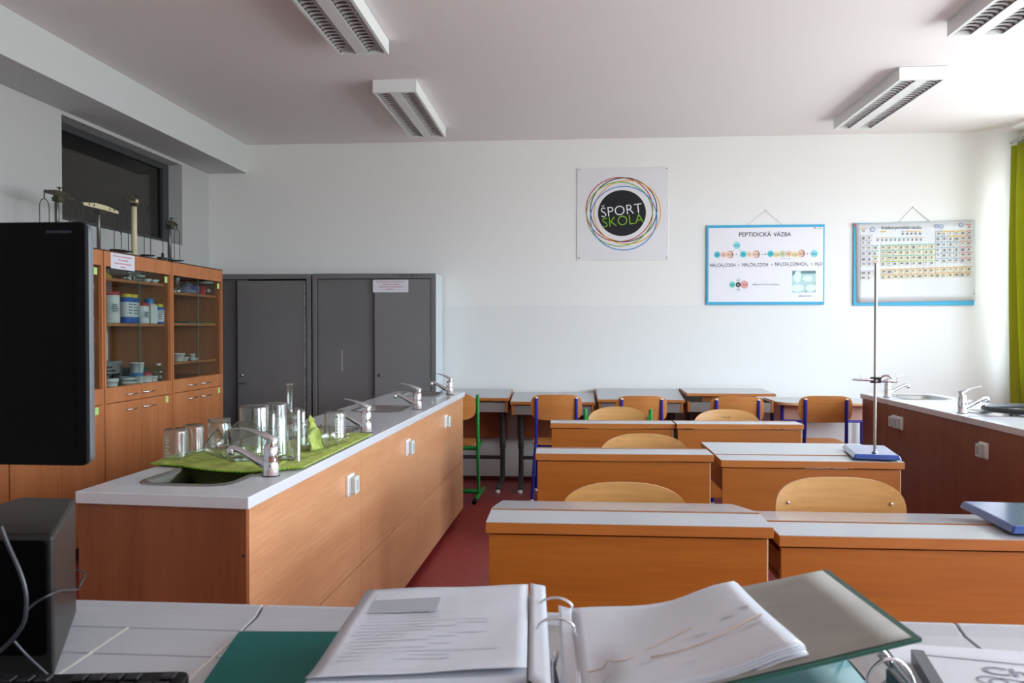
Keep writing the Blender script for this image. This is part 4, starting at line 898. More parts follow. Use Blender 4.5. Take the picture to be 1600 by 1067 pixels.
def make_chair(kind, loc, rz, label, ztop, Wd=0.41, hgt=0.20, backmat=PLY2, frame=BLUEM, n_=4.2, grp='blue framed school chairs along the back wall', seat_z=0.44):
    t = thing('school_chair', label, 'chair', loc, rz, grp)
    zc = ztop - hgt / 2
    if kind == 'blue':
        back_shape(Wd, zc, hgt / 2, hgt / 2, n_, 0.028).build('backrest', backmat, t)
        xp = Wd / 2 - 0.045
        for s in (-1, 1):
            pt = ztop - (0.028 if backmat is PLY2 else 0.10)
            p = MB().tube([(s * xp, -0.030, pt), (s * xp, -0.028, zc - 0.02), (s * (xp + 0.004), -0.012, seat_z - 0.02)], 0.0125, 10).build('back_post', frame, t)
            MB().lathe([(0.0128, 0), (0.0128, 0.006), (0.008, 0.009), (0, 0.009)], 12, c=(s * xp, -0.030, pt - 0.002)).build('post_cap', WPLAST, p)
            r_ = MB().tube([(s * (xp + 0.006), -0.02, seat_z + 0.02), (s * (xp + 0.012), -0.035, seat_z - 0.06), (s * (xp + 0.035), -0.06, 0.012)], 0.0125, 10).build('rear_leg', frame, t)
            MB().lathe([(0, 0), (0.015, 0), (0.014, 0.022), (0, 0.022)], 12, c=(s * (xp + 0.035), -0.06, 0)).build('foot_cap', WPLAST, r_)
            f_ = MB().tube(smooth_path([(s * xp, -0.01, seat_z - 0.014), (s * xp, 0.30, seat_z - 0.014), (s * xp, 0.35, seat_z - 0.04), (s * (xp + 0.02), 0.37, 0.012)], 4), 0.0125, 10).build('front_leg', frame, t)
            MB().lathe([(0, 0), (0.015, 0), (0.014, 0.022), (0, 0.022)], 12, c=(s * (xp + 0.02), 0.37, 0)).build('foot_cap', WPLAST, f_)
            for z in ((zc - 0.04, zc + 0.04) if backmat is PLY2 else (ztop - 0.082, ztop - 0.17)):
                MB().lathe([(0, 0), (0.0065, 0), (0.005, 0.003), (0, 0.0035)], 12, c=(0, 0, 0)).build('bolt', CHROME, t, loc=(s * (xp + 0.0), -0.0125 + 0.004 - 0.1 * (z - zc), z)).rotation_euler = (-PI / 2, 0, 0)
        MB().tube([(-xp, 0.05, seat_z - 0.016), (xp, 0.05, seat_z - 0.016)], 0.010, 8).build('cross_bar', frame, t)
        MB().tube([(-xp, 0.30, seat_z - 0.016), (xp, 0.30, seat_z - 0.016)], 0.010, 8).build('cross_bar', frame, t)
    else:                                                   # side posts on a runner, backrest held between them
        back_shape(Wd, zc, hgt / 2, hgt / 2, n_, 0.028).build('backrest', backmat, t)
        xp = Wd / 2 + 0.016
        for s in (-1, 1):
            p = MB().tube([(s * xp, 0.0, ztop - 0.012), (s * xp, 0.0, seat_z), (s * (xp + 0.005), 0.02, 0.06)], 0.0135, 10).build('back_post', frame, t)
            bx(s * (xp - 0.012) - 0.009, s * (xp - 0.012) + 0.009, -0.006, 0.010, zc - 0.05, zc + 0.06).build('back_bracket', frame, p, bevel=0.002)
            q = MB().tube([(s * (xp + 0.004), 0.0, 0.055), (s * (xp - 0.01), -0.07, 0.035)], 0.016, 10).build('runner', frame, t)
            MB().tube([(s * (xp - 0.012), -0.075, 0.037), (s * (xp - 0.016), -0.115, 0.022)], 0.018, 10).build('foot_cap', BLACKP, q)
            MB().tube([(s * (xp + 0.004), 0.0, 0.055), (s * (xp + 0.004), 0.38, 0.035)], 0.015, 10).build('runner', frame, t)
            MB().tube([(s * xp, 0.01, seat_z - 0.016), (s * xp * 0.93, 0.36, seat_z - 0.016)], 0.013, 10).build('seat_rail', frame, t)
        MB().tube([(-xp, 0.01, 0.085), (xp, 0.01, 0.085)], 0.018, 8).build('cross_bar', frame, t)
        MB().tube([(-xp, 0.02, seat_z - 0.016), (xp, 0.02, seat_z - 0.016)], 0.016, 8).build('cross_bar', frame, t)
    seat_mb(Wd - 0.01, seat_z, 0.02, 0.39).build('seat', backmat, t, bevel=0.003)
    return t
# chairs at the back wall, seen from behind
make_chair('green', (-0.935, 6.12, 0), 0.0, 'green framed chair at the back wall, beside the end of the left bench', 0.862, 0.40, 0.215, PLY2, GREENM, 3.4, 'green framed school chairs')
make_chair('blue', (-0.104, 6.22, 0), 0.0, 'blue framed chair at the back wall, leftmost of the blue ones', 0.848, 0.405, 0.205)
make_chair('blue', (0.563, 6.22, 0), 0.02, 'blue framed chair at the back wall, partly behind the rear left desk chair', 0.843, 0.40, 0.205)
make_chair('blue', (1.302, 6.22, 0), -0.02, 'blue framed chair at the back wall, behind the rear right desk', 0.842, 0.41, 0.205)
make_chair('blue', (1.895, 5.98, 0), -0.03, 'blue framed chair standing free right of the rear desks, seat visible', 0.871, 0.385, 0.20, seat_z=0.49)
# chairs of the desk rows, seen from the front over the desks
G2 = 'beech chairs behind the desk rows'
make_chair('blue', (0.189, 2.70, 0), PI, 'pale beech chair behind the front row left desk', 0.829, 0.437, 0.23, PLY, BLUEM, 2.6, G2)
make_chair('blue', (0.910, 2.70, 0), PI, 'pale beech chair with two visible bolts behind the front row right desk', 0.856, 0.43, 0.24, PLY, BLUEM, 3.1, G2)
make_chair('blue', (0.383, 4.05, 0), PI, 'pale beech chair behind the middle row left desk', 0.822, 0.45, 0.22, PLY, BLUEM, 2.4, G2)
make_chair('green', (0.337, 5.50, 0), PI, 'green posted beech chair behind the rear row left desk', 0.819, 0.42, 0.22, PLY, GREENM, 2.4, 'green framed school chairs')
make_chair('blue', (1.085, 5.50, 0), PI, 'pale beech chair behind the rear row right desk, scribbled back', 0.806, 0.452, 0.22, PLY, BLUEM, 2.4, G2)
for ch in [o for o in C.objects if o.get('label', '').startswith('pale beech chair behind the rear row right')]:
    mb = MB(); rnd = random.Random(8)
    mb.tube([(0.03, 0.0005, 0.755), (0.0, -0.002, 0.752), (-0.02, -0.0025, 0.748), (-0.03, -0.003, 0.757), (-0.02, -0.003, 0.76)], 0.0012, 4)
    mb.v = [(x, y + 0.004 - 0.028, z) for x, y, z in mb.v]; mb.build('pen_scribble', INK, ch)

# ------------------------------------------------------------------ tables along the back wall
DRAWG = mat('grey_drawer_front', (132, 126, 124), 0.6); MOD = wood('dark_orange_panel', (150, 74, 34), (132, 62, 26), 0, 0.5)
def make_back_table(x0, x1, yf, zf, zb, label, box_front=True, box_top=None, rz=0.0):
    W_ = x1 - x0; t = thing('school_desk', label, 'desk', ((x0 + x1) / 2, yf, 0), rz, 'school desks along the back wall')
    hw = W_ / 2 - 0.002; dp = BY - 0.03 - yf
    def brd(x0_, x1_, y0_, y1_, a, b_, name, m_, par):
        s = lambda y: zf + (zb - zf) * y / dp
        q = MB(); q._add([(x, y, s(y) + d) for x in (x0_, x1_) for y in (y0_, y1_) for d in (a, b_)], [(0, 1, 3, 2), (4, 6, 7, 5), (0, 4, 5, 1), (2, 3, 7, 6), (0, 2, 6, 4), (1, 5, 7, 3)])
        return q.build(name, m_, par, bevel=0.001)
    b0 = brd(-hw, hw, 0, dp, -0.024, -0.0016, 'board', DESKEDGE, t)
    brd(-hw + 0.004, hw - 0.004, 0.003, dp - 0.003, -0.0014, 0, 'board_laminate', LAM, b0)
    zt = box_top or zf - 0.03
    zb_ = zt - 0.085
    for s in (-1, 1): bx(s * (hw - 0.02) - 0.009, s * (hw - 0.02) + 0.009, 0.03, dp - 0.02, zb_, zt + 0.003).build('side_cheek', DESKEDGE, t, bevel=0.001)
    bx(-hw + 0.03, hw - 0.03, 0.034, 0.044, zb_ + 0.002, zt - 0.004).build('drawer_front', DRAWG, t, bevel=0.001)
    bx(-hw + 0.03, hw - 0.03, 0.045, dp - 0.03, zb_, zb_ + 0.01).build('shelf_bottom', DARKM, t)
    if zb > zf + 0.001 or box_top: bx(-hw + 0.14, hw - 0.14, 0.09, 0.105, zt - 0.002, zf - 0.026 if not box_top else zf - 0.027).build('lid_support', DESKWOOD, t)
    bx(-hw + 0.04, hw - 0.04, dp - 0.10, dp - 0.086, 0.40, zb_ - 0.001).build('modesty_panel', MOD, t, bevel=0.001)
    for s in (-1, 1):
        x = s * (hw - 0.075)
        lg = MB().tube([(x, 0.28, zb_ - 0.001), (x, 0.28, 0.32)], 0.027, 10).build('leg', DARKM, t)
        MB().tube(smooth_path([(x, 0.28, 0.36), (x, 0.28, 0.15), (x, 0.25, 0.07), (x - 0.01 * s, 0.05, 0.028), (x - 0.012 * s, -0.06, 0.022)], 4), 0.022, 10).build('lower_leg', DARKM, lg)
        MB().lathe([(0, 0), (0.022, 0), (0.02, 0.024), (0, 0.026)], 12, c=(x - 0.012 * s, -0.075, 0)).build('foot_cap', WPLAST, lg)
        bx(x - 0.006, x + 0.006, 0.30, dp - 0.101, 0.44, 0.50).build('stay', DARKM, lg)
    MB().tube([(-hw + 0.075, 0.28, 0.24), (hw - 0.075, 0.28, 0.24)], 0.016, 8).build('cross_bar', DARKM, t)
    return t
P_ = on_y
make_back_table(-1.13, -0.508, 6.56, 0.785, 0.828, 'back wall desk farthest left, behind the green framed chair', box_top=0.745)
make_back_table(-0.500, 0.216, 6.56, 0.755, 0.802, 'back wall desk with grey drawer behind the leftmost blue chair')
make_back_table(0.229, 0.955, 6.56, 0.779, 0.838, 'back wall desk with raised lid behind the second blue chair', box_top=0.752)
make_back_table(0.965, 1.690, 6.56, 0.835, 0.842, 'back wall desk with level lifted lid, fourth along the wall', box_top=0.76)
t = thing('rounded_table', 'white topped table with rounded corner behind the free standing blue chair', 'table', (2.1, 6.52, 0))
dp = BY - 0.02 - 6.52
pl = [(0.45, dp), (-0.398, dp), (-0.398, 0.17)] + [(-0.25 + 0.148 * math.cos(a), 0.12 + 0.12 * math.sin(a)) for a in [PI + PI / 2 * k / 8 for k in range(9)]] + [(0.45, 0.0)]
MB().prism(pl, 0.742, 0.7635).build('top', mat('pale_beech_edge', (206, 160, 116), 0.45), t, bevel=0.002)
MB().prism([(x * 0.995, 0.003 + y * 0.99) for x, y in pl], 0.7637, 0.765).build('top_laminate', LAM, t)
bx(-0.34, 0.44, 0.14, 0.156, 0.612, 0.741).build('apron', mat('pinkish_beech', (196, 150, 132), 0.5), t)
MB().tube([(-0.33, 0.11, 0.605), (0.44, 0.11, 0.605)], 0.011, 8).build('frame_bar', BLUEM, t)
for k, x in enumerate((-0.19, -0.12)):
    MB().tube([(x - 0.04, 0.12, 0.735), (x - 0.04, 0.105, 0.655), (x - 0.02, 0.06, 0.632), (x + 0.03, 0.06, 0.632), (x + 0.04, 0.105, 0.655), (x + 0.04, 0.12, 0.735)], 0.0022, 6).build('wire_hook', CHROME, t)
for x in (-0.34, 0.42):
    for y in (0.12, dp - 0.06):
        l_ = MB().tube([(x, y, 0.741), (x, y, 0.015)], 0.0145, 10).build('leg', BLUEM, t)
        MB().lathe([(0, 0), (0.017, 0), (0.016, 0.02), (0, 0.02)], 12, c=(x, y, 0)).build('foot_cap', BLACKP, l_)

# ------------------------------------------------------------------ retort stands
def make_stand(loc, rz, label, clamp):
    t = thing('retort_stand', label, 'stand', loc, rz, 'retort stands with blue plates')
    mb = MB(); w0, w1, l0, l1, hh = 0.096, 0.086, 0.158, 0.150, 0.024
    V = [(x, y + 0.14, 0.004) for x, y in ((-w0, -l0), (w0, -l0), (w0, l0), (-w0, l0))] + [(x, y + 0.14, hh) for x, y in ((-w1, -l1), (w1, -l1), (w1, l1), (-w1, l1))]
    mb._add(V, [(0, 3, 2, 1), (4, 5, 6, 7), (0, 1, 5, 4), (1, 2, 6, 5), (2, 3, 7, 6), (3, 0, 4, 7)])
    b0 = mb.build('base_plate', BLUEB, t, bevel=0.005, seg=3)
    for x in (-0.07, 0.07):
        for y in (0.01, 0.27): MB().lathe([(0, 0), (0.012, 0), (0.011, 0.0045), (0, 0.0045)], 12, c=(x, y, 0)).build('foot', RUBBER, b0)
    ROD = mat('satin_steel_rod', (168, 166, 160), 0.28, metal=0.9)
    MB().tube([(0, 0.045, 0.02), (0, 0.045, 0.836)], 0.0062, 14).build('rod', ROD, t)
    MB().lathe([(0.0065, 0), (0.013, 0), (0.012, 0.006), (0.0065, 0.007)], 16, c=(0, 0.045, 0.0238), closed=True).build('rod_collar', STEEL, t)
    if clamp:
        z = 0.338
        bo = bx(-0.02, 0.022, 0.030, 0.056, z - 0.013, z + 0.012).build('boss_head', mat('dark_cast_metal', (58, 58, 62), 0.35, metal=0.7), t, bevel=0.003)
        MB().tube([(-0.012, 0.03, z), (-0.060, 0.02, z + 0.001), (-0.095, 0.02, z + 0.002)], [0.0065, 0.0055, 0.0045], 10).build('clamp_arm', CHROME, bo)
        MB().tube([(-0.035, 0.02, z + 0.002), (-0.055, 0.015, z + 0.004), (-0.068, 0.015, z + 0.028)], 0.0022, 8).build('thumb_screw', CHROME, bo)
        MB().tube(smooth_path([(0.020, 0.04, z - 0.004), (0.026, 0.035, z + 0.015), (0.048, 0.03, z + 0.020), (0.064, 0.03, z + 0.006)], 5), 0.0048, 10).build('clamp_jaw', CHROME, bo)
        MB().tube([(0.020, 0.04, z - 0.004), (0.05, 0.032, z - 0.006), (0.085, 0.03, z - 0.008)], [0.006, 0.005, 0.003], 10).build('clamp_jaw', CHROME, bo)
        MB().tube([(0.080, 0.03, z - 0.008), (0.084, 0.03, z + 0.018)], 0.0018, 8).build('thumb_screw', CHROME, bo)
        MB().tube([(0.0, 0.015, z - 0.002), (0.0, 0.03, z - 0.002)], 0.006, 8).build('lock_screw', STEEL, bo)
    return t
make_stand((1.301, 3.425, 0.8065), -math.radians(10.5), 'retort stand with tall steel rod and clamp on the middle right desk', True)
make_stand((1.245, 2.135, 0.824), -math.radians(3.0), 'blue stand plate on the front right desk, at the picture edge', False)

# ------------------------------------------------------------------ posters on the back wall
YB = BY - 0.001
def poly_ring(mb, cx, cz, rx, rz, w_, y, rot=0.0, n_=72):
    V = []; cr, sr = math.cos(rot), math.sin(rot)
    for d in (-w_ / 2, w_ / 2):
        for k in range(n_):
            a = 2 * PI * k / n_; x = (rx + d) * math.cos(a); z = (rz + d) * math.sin(a)
            V.append((cx + x * cr - z * sr, y, cz + x * sr + z * cr))
    mb._add(V, [(k, (k + 1) % n_, n_ + (k + 1) % n_, n_ + k) for k in range(n_)])
def disc(mb, cx, cz, rx, rz, y, n_=40):
    mb._add([(cx + rx * math.cos(2 * PI * k / n_), y, cz + rz * math.sin(2 * PI * k / n_)) for k in range(n_)], [tuple(range(n_))])
def rect(mb, x0, x1, z0, z1, y): mb._add([(x0, y, z0), (x1, y, z0), (x1, y, z1), (x0, y, z1)], [(0, 1, 2, 3)])
def flat(name, c): return mat(name, c, 0.55, spec=0.3)
# round logo sign
a, b_ = on_y(901.5, 262.5, BY), on_y(1044, 406, BY)
t = thing('logo_sign', 'square white sign with a black disc inside five coloured rings', 'sign', (0, 0, 0))
bx(a.x, b_.x, YB - 0.006, YB, b_.z, a.z).build('panel', mat('white_acrylic_panel', (220, 221, 223), 0.2), t, bevel=0.001)
kx = (b_.x - a.x) / (1040 - 133); kz = (a.z - b_.z) / (980 - 78)
SX = lambda px: a.x + (px - 133) * kx
SZ = lambda py: a.z - (py - 78) * kz
for nm, c, (x0, x1, y0, y1), d in (('red_ring', (176, 36, 44), (224, 886, 178, 800), 0), ('black_ring', (26, 26, 30), (268, 926, 182, 802), 1), ('yellow_ring', (226, 160, 28), (302, 963, 208, 824), 2), ('green_ring', (120, 166, 44), (229, 884, 222, 842), 3), ('blue_ring', (28, 130, 196), (268, 926, 264, 882), 4)):
    mb = MB(); poly_ring(mb, SX((x0 + x1) / 2), SZ((y0 + y1) / 2), (x1 - x0) / 2 * kx, (y1 - y0) / 2 * kz, 9 * kx, YB - 0.0066 - 0.0002 * d)
    mb.build(nm, flat(nm + '_print', c), t, label=nm.replace('_', ' '))
mb = MB(); disc(mb, SX(581), SZ(523), 238 * kx, 223 * kz, YB - 0.0066, 64); dk_ = mb.build('black_disc', flat('black_disc_print', (24, 25, 28)), t)
mb = MB(); text_into(mb, 'ŠPORT', SX(575), SZ(483), 408 * kx, 118 * kz, YB - 0.0072, math.radians(6.2), bold=-0.012); mb.build('white_lettering', flat('white_print', (232, 234, 236)), t)
mb = MB(); text_into(mb, 'ŠKOLA', SX(590), SZ(582), 408 * kx, 118 * kz, YB - 0.0072, math.radians(6.2), bold=-0.012); mb.build('green_lettering', flat('lime_print', (124, 178, 40)), t)
for px, py in ((155, 97), (1022, 97), (155, 957), (1022, 957)):
    MB().lathe([(0, 0), (0.006, 0), (0.005, 0.003), (0, 0.0035)], 12).build('screw', STEEL, t, loc=(SX(px), YB - 0.006, SZ(py))).rotation_euler = (PI / 2, 0, 0)

# peptide bond poster
a, b_ = on_y(1103.5, 352.5, BY), on_y(1287, 476, BY)
t = thing('peptide_poster', 'blue framed chemistry poster with coloured molecule chains and a formula line', 'poster', (0, 0, 0))
BLF = flat('sky_blue_frame', (66, 168, 206))
bx(a.x, b_.x, YB - 0.016, YB - 0.002, b_.z, a.z).build('frame', BLF, t, bevel=0.002)
bx(a.x + 0.018, b_.x - 0.012, YB - 0.0172, YB - 0.0162, b_.z + 0.026, a.z - 0.024).build('sheet', mat('poster_sheet', (222, 222, 228), 0.35), t)
kx = (b_.x - a.x) / (1297 - 150); kz = (a.z - b_.z) / (982 - 206)
SX = lambda px: a.x + (px - 150) * kx
SZ = lambda py: a.z - (py - 206) * kz
yp = YB - 0.0176
mb = MB()
PINK = flat('dark_poster_ink', (36, 36, 42))
def done(nm):
    global mb
    mb.build(nm, PINK, t); mb = MB()
text_into(mb, 'PEPTIDICKÁ', SX(624), SZ(293), 312 * kx, 52 * kz, yp, bold=0.012); done('printed_title')
text_into(mb, 'VÄZBA', SX(887), SZ(295), 172 * kx, 48 * kz, yp, bold=0.012); done('printed_title')
def formula(s, x0, x1, pz, h, out):
    """subscripts written as digits after '_' """
    toks = []; i = 0
    while i < len(s):
        if s[i] == '_': toks.append((s[i + 1], True)); i += 2
        else:
            j = i
            while j < len(s) and s[j] != '_': j += 1
            toks.append((s[i:j], False)); i = j
    tot = sum(len(q) * (0.55 if sub else 1) for q, sub in toks); x = x0
    for q, sub in toks:
        wd = (x1 - x0) * len(q) * (0.55 if sub else 1) / tot
        text_into(out, q, SX(x + wd / 2), SZ(pz + (15 if sub else 0)), wd * 0.94 * kx, (h * 0.5 if sub else h * 1.06) * kz, yp, bold=0.012); x += wd
formula('NH_2CH_2COOH', 182, 436, 595, 32, mb); done('printed_formula'); text_into(mb, '+', SX(466), SZ(595), 18 * kx, 18 * kz, yp)
done('printed_sign'); formula('NH_2CH_2COOH', 498, 754, 593, 32, mb); done('printed_formula'); text_into(mb, '=', SX(788), SZ(592), 18 * kx, 12 * kz, yp)
done('printed_sign'); formula('NH_2CH_2CONHCH_2', 818, 1140, 588, 32, mb); done('printed_formula'); text_into(mb, '+', SX(1174), SZ(588), 18 * kx, 18 * kz, yp)
done('printed_sign'); formula('H_2O', 1206, 1276, 587, 32, mb); done('printed_formula')
text_into(mb, 'AMINOOCTOVÁ KYSELINA', SX(727), SZ(784), 262 * kx, 16 * kz, yp, bold=0.008); done('printed_caption')
text_into(mb, 'BIELKOVINY', SX(1113), SZ(899), 124 * kx, 15 * kz, yp, bold=0.008); done('printed_caption')
for px in (445, 1130): text_into(mb, '+', SX(px), SZ(491), 18 * kx, 16 * kz, yp)
rect(mb, SX(686), SX(722), SZ(493), SZ(490), yp); mb._add([(SX(722), yp, SZ(483)), (SX(734), yp, SZ(491.5)), (SX(722), yp, SZ(500))], [(0, 1, 2)])
rect(mb, SX(870), SX(975), SZ(538), SZ(535), yp)
text_into(mb, '*', SX(415), SZ(453), 12 * kx, 12 * kz, yp); text_into(mb, '*', SX(478), SZ(453), 12 * kx, 12 * kz, yp)
mb.build('printed_sign', PINK, t)
mb = MB(); rect(mb, SX(1190), SX(1210), SZ(252), SZ(234), yp); rect(mb, SX(1222), SX(1272), SZ(248), SZ(240), yp); mb.build('corner_emblem', GREYPRINT, t)
CY = flat('cyan_ball', (76, 186, 200)); PK = flat('pinkish_ball', (226, 190, 170)); PL_ = flat('pale_ball', (226, 206, 176)); SH = flat('ball_shadow_brown', (164, 126, 112)); LC = flat('light_cyan_ball', (130, 208, 218)); GN = flat('pale_green_ball', (196, 204, 166)); YL = flat('pale_yellow_ball', (226, 214, 160)); BKB = flat('black_ball', (40, 42, 44)); TQ = flat('turquoise_ball', (96, 196, 186)); RS = flat('rose_ball', (222, 160, 156))
BALLS = [(255, 493, 31, CY, 'NH'), (315, 493, 29, PK, 'CH'), (378, 492, 37, SH, 'COOH'), (447, 403, 35, LC, 'H2O'), (509, 491, 31, CY, 'NH'), (566, 491, 28, PL_, 'CH'), (634, 491, 37, SH, 'COOH'), (775, 487, 31, CY, 'NH'), (832, 496, 31, YL, 'CH2'), (890, 489, 33, GN, 'CO'), (950, 487, 31, PK, 'NH'), (1008, 497, 31, YL, 'CH2'), (1072, 487, 37, SH, 'COOH'), (1196, 489, 35, LC, 'H2O'),
         (404, 786, 29, TQ, 'NH'), (460, 741, 22, None, 'H'), (462, 832, 22, None, 'H'), (521, 785, 38, RS, 'COOH'), (461, 786, 25, BKB, 'C')]
gt_ = MB(); wt_ = MB()
for i, (px, py, r, c, s_) in enumerate(BALLS):
    y = yp - 0.0002 - 0.00008 * (i % 8)
    if c is None:
        mb = MB(); poly_ring(mb, SX(px + 8), SZ(py), 14 * kx, 16 * kz, 2.2 * kx, y); mb.build('molecule_outline', TQ, t)
    else:
        mb = MB(); disc(mb, SX(px), SZ(py), r * kx, r * kz, y, 28); mb.build('molecule_ball', c, t)
        if c is SH: mb = MB(); disc(mb, SX(px - 7), SZ(py + 1), (r - 7) * kx, (r - 4) * kz, y - 0.00004, 28); mb.build('molecule_ball', PK, t)
        if c is RS: mb = MB(); poly_ring(mb, SX(px), SZ(py), (r - 2) * kx, (r - 2) * kz, 3 * kx, y - 0.00004); mb.build('molecule_outline', SH, t)
    text_into(wt_ if c is BKB else gt_, s_, SX(px), SZ(py + 2), r * (1.0 if len(s_) < 3 else 1.45) * kx, 17 * kz, yp - 0.001)
gt_.build('molecule_names', flat('dark_poster_ink', (52, 52, 58)), t); wt_.build('molecule_names', flat('white_print', (232, 234, 236)), t)
mb = MB(); rect(mb, SX(985), SX(1213), SZ(865), SZ(652), yp); mb.build('egg_photo', flat('pale_mint_print', (176, 210, 208)), t, label='printed photograph of pale rounded shapes')
mb = MB(); rect(mb, SX(1072), SX(1213), SZ(682), SZ(655), yp - 0.0002); rect(mb, SX(986), SX(1018), SZ(700), SZ(655), yp - 0.0002); mb.build('photo_shade', flat('grey_mint_print', (106, 134, 136)), t)
for px, py, rx, rz in ((1035, 715, 36, 56), (1040, 820, 60, 36), (1165, 820, 48, 34), (1135, 728, 46, 30)):
    mb = MB(); disc(mb, SX(px), SZ(py), rx * kx, rz * kz, yp - 0.0004); mb.build('photo_shape', flat('white_mint_print', (214, 232, 228)), t)
for px, py in ((1115, 850), (1200, 846), (1202, 770), (1002, 680)):
    mb = MB(); mb._add([(SX(px - 12), yp - 0.0006, SZ(py + 12)), (SX(px + 12), yp - 0.0006, SZ(py - 10)), (SX(px + 6), yp - 0.0006, SZ(py + 8))], [(0, 1, 2)]); mb.build('photo_mark', flat('grey_mint_print', (106, 134, 136)), t)
top = on_y(1196, 329, BY)
MB().tube([(SX(550), YB - 0.008, a.z), (top.x, YB - 0.004, top.z), (SX(892), YB - 0.008, a.z)], 0.0013, 6).build('hanging_string', GREYPRINT, t)
MB().tube([(top.x, YB + 0.001, top.z), (top.x, YB - 0.012, top.z + 0.002)], 0.003, 8).build('nail', STEEL, t)

# periodic table poster
a, b_ = on_y(1333, 349, BY), on_y(1521, 477, BY)
t = thing('periodic_table_poster', 'faded periodic table sheet on a blue edged board, nearest the curtain', 'poster', (0, 0, 0))
kx = (b_.x - a.x) / (1262 - 80); kz = (a.z - b_.z) / (990 - 185)
SX = lambda px: a.x + (px - 80) * kx
SZ = lambda py: a.z - (py - 185) * kz
bx(a.x, b_.x, YB - 0.016, YB - 0.002, b_.z, a.z).build('board', BLF, t, bevel=0.002)
mb = MB()
def ps(u, v):
    x0 = 97 + 16 * v; x1 = 1256 + 14 * v
    px = x0 + (x1 - x0) * u; py = (192 - 28 * u) + ((965 - 22 * u) - (192 - 28 * u)) * v
    return (SX(px), YB - 0.0182 - 0.004 * u * (1 - v) - 0.004 * v * u * (1 - u) * 4, SZ(py))
mb.sheet(ps, 24, 12, (0, 0.0008, 0)); mb.build('sheet', mat('faded_poster_paper', (202, 205, 207), 0.3), t)
def onp(px, py, d=0.0006):
    u = (px - 105) / 1155; return (SX(px), YB - 0.0182 - 0.004 * max(0, min(1, u)) - 0.0045 - d, SZ(py))
def cell(mb, x0, x1, y0, y1, d=0.0006): mb._add([onp(x0, y1, d), onp(x1, y1, d), onp(x1, y0, d), onp(x0, y0, d)], [(0, 1, 2, 3)])
COL = {'pale': flat('cell_pale', (208, 208, 203)), 'violet': flat('cell_violet', (185, 176, 196)), 'green': flat('cell_green', (126, 180, 158)), 'lime': flat('cell_lime', (167, 187, 81)), 'orange': flat('cell_orange', (208, 163, 100)), 'pink': flat('cell_pink', (208, 135, 140)), 'cream': flat('cell_cream', (210, 203, 176)), 'blue': flat('cell_blue', (142, 171, 192)), 'yellow': flat('cell_yellow', (214, 178, 75)), 'ink': flat('cell_ink', (112, 118, 124))}
G = {k: MB() for k in COL}; rnd = random.Random(11)
def row(y, cols, band, tint, h=50, slope=-0.016):
    for i, x in enumerate(cols):
        bcol = band(i) if callable(band) else band; yy = y + slope * (x - 150)
        cell(G[tint], x + 1, x + 56, yy, yy + h - 4, 0.0005)
        cell(G[bcol], x + 1, x + 56, yy, yy + 9, 0.0008)
        cell(G['ink'], x + 8 + rnd.uniform(0, 8), x + 26 + rnd.uniform(0, 18), yy + 16, yy + 16 + rnd.uniform(10, 24), 0.0010)
        if rnd.random() < 0.6: cell(G['ink'], x + 8, x + rnd.uniform(20, 44), yy + 40, yy + 43, 0.0010)
L2 = [148, 206, 264]; M10 = [345 + 59 * i for i in range(9)]; R6 = [876 + 59 * i for i in range(6)]
row(305, L2[:2], 'violet', 'pale'); row(352, L2[:2], 'violet', 'pale')
for k, y in enumerate((405, 458, 512, 563)): row(y, L2, (lambda i, k=k: 'violet' if i < 2 else ('green', 'green', 'lime', 'orange')[k]), 'pale')
for k, y in enumerate((403, 455, 508, 562)): row(y, M10, 'green' if k < 3 else 'lime', 'cream' if k != 3 else 'pale')
for k, y in enumerate((283, 333, 386, 440, 492, 546)):
    row(y, R6, (lambda i, k=k: 'pink' if i == 5 else ('yellow' if k < 2 and i > (0 if k == 0 else 1) else ('blue' if i < 4 and k > 1 else ('pink' if i == 4 and k > 2 else ('orange' if k == 2 else 'blue'))))), 'pale')
row(642, [345 + 59 * i for i in range(15)], 'orange', 'cream', slope=-0.028); row(694, [345 + 59 * i for i in range(15)], 'orange', 'cream', slope=-0.028)
row(648, L2, 'violet', 'pale'); row(695, L2[:2], 'pale', 'pale')
for x in [300 + 42 * i for i in range(11)]:
    cell(G['orange' if x < 420 or x > 600 else 'green'], x, x + 36, 330, 336); cell(G['ink'], x + 8, x + 22, 344, 362)
for x in (545, 590, 630, 672, 714): cell(G['blue' if x < 580 else 'yellow'], x, x + 28, 266, 274); cell(G['ink'], x + 4, x + 20, 284, 304)
cell(G['yellow'], 340, 396, 266, 276); cell(G['orange'], 140, 205, 238, 246); cell(G['ink'], 160, 186, 258, 268)
for k, g in G.items():
    if g.v: o = g.build('printed_cells', COL[k], t); o['kind'] = 'stuff'
mb = MB()
text_into(mb, 'Kreslená periodická tabuľka', SX(545), SZ(236), 388 * kx, 46 * kz, YB - 0.0255); mb.build('printed_title', flat('dark_poster_ink', (52, 52, 58)), t)
for px, py, r in ((263, 250, 20), (884, 222, 16), (930, 226, 16), (1122, 214, 18)):
    mb = MB(); V = onp(px, py, 0.0016); poly_ring(mb, V[0], V[2], r * kx, r * kz, 8 * kx, V[1], n_=24); mb.build('printed_swirl', flat('swirl_blue', (128, 148, 184)), t)
mb = MB(); cell(mb, 1164, 1222, 206, 216, 0.0012); cell(mb, 1186, 1210, 222, 242, 0.0012); mb.build('printed_mark', COL['pink'], t)
bx(a.x - 0.003, a.x + 0.008, YB - 0.022, YB - 0.0165, a.z - 0.03, a.z + 0.001).build('corner_clip', RC, t, label='red corner clip')
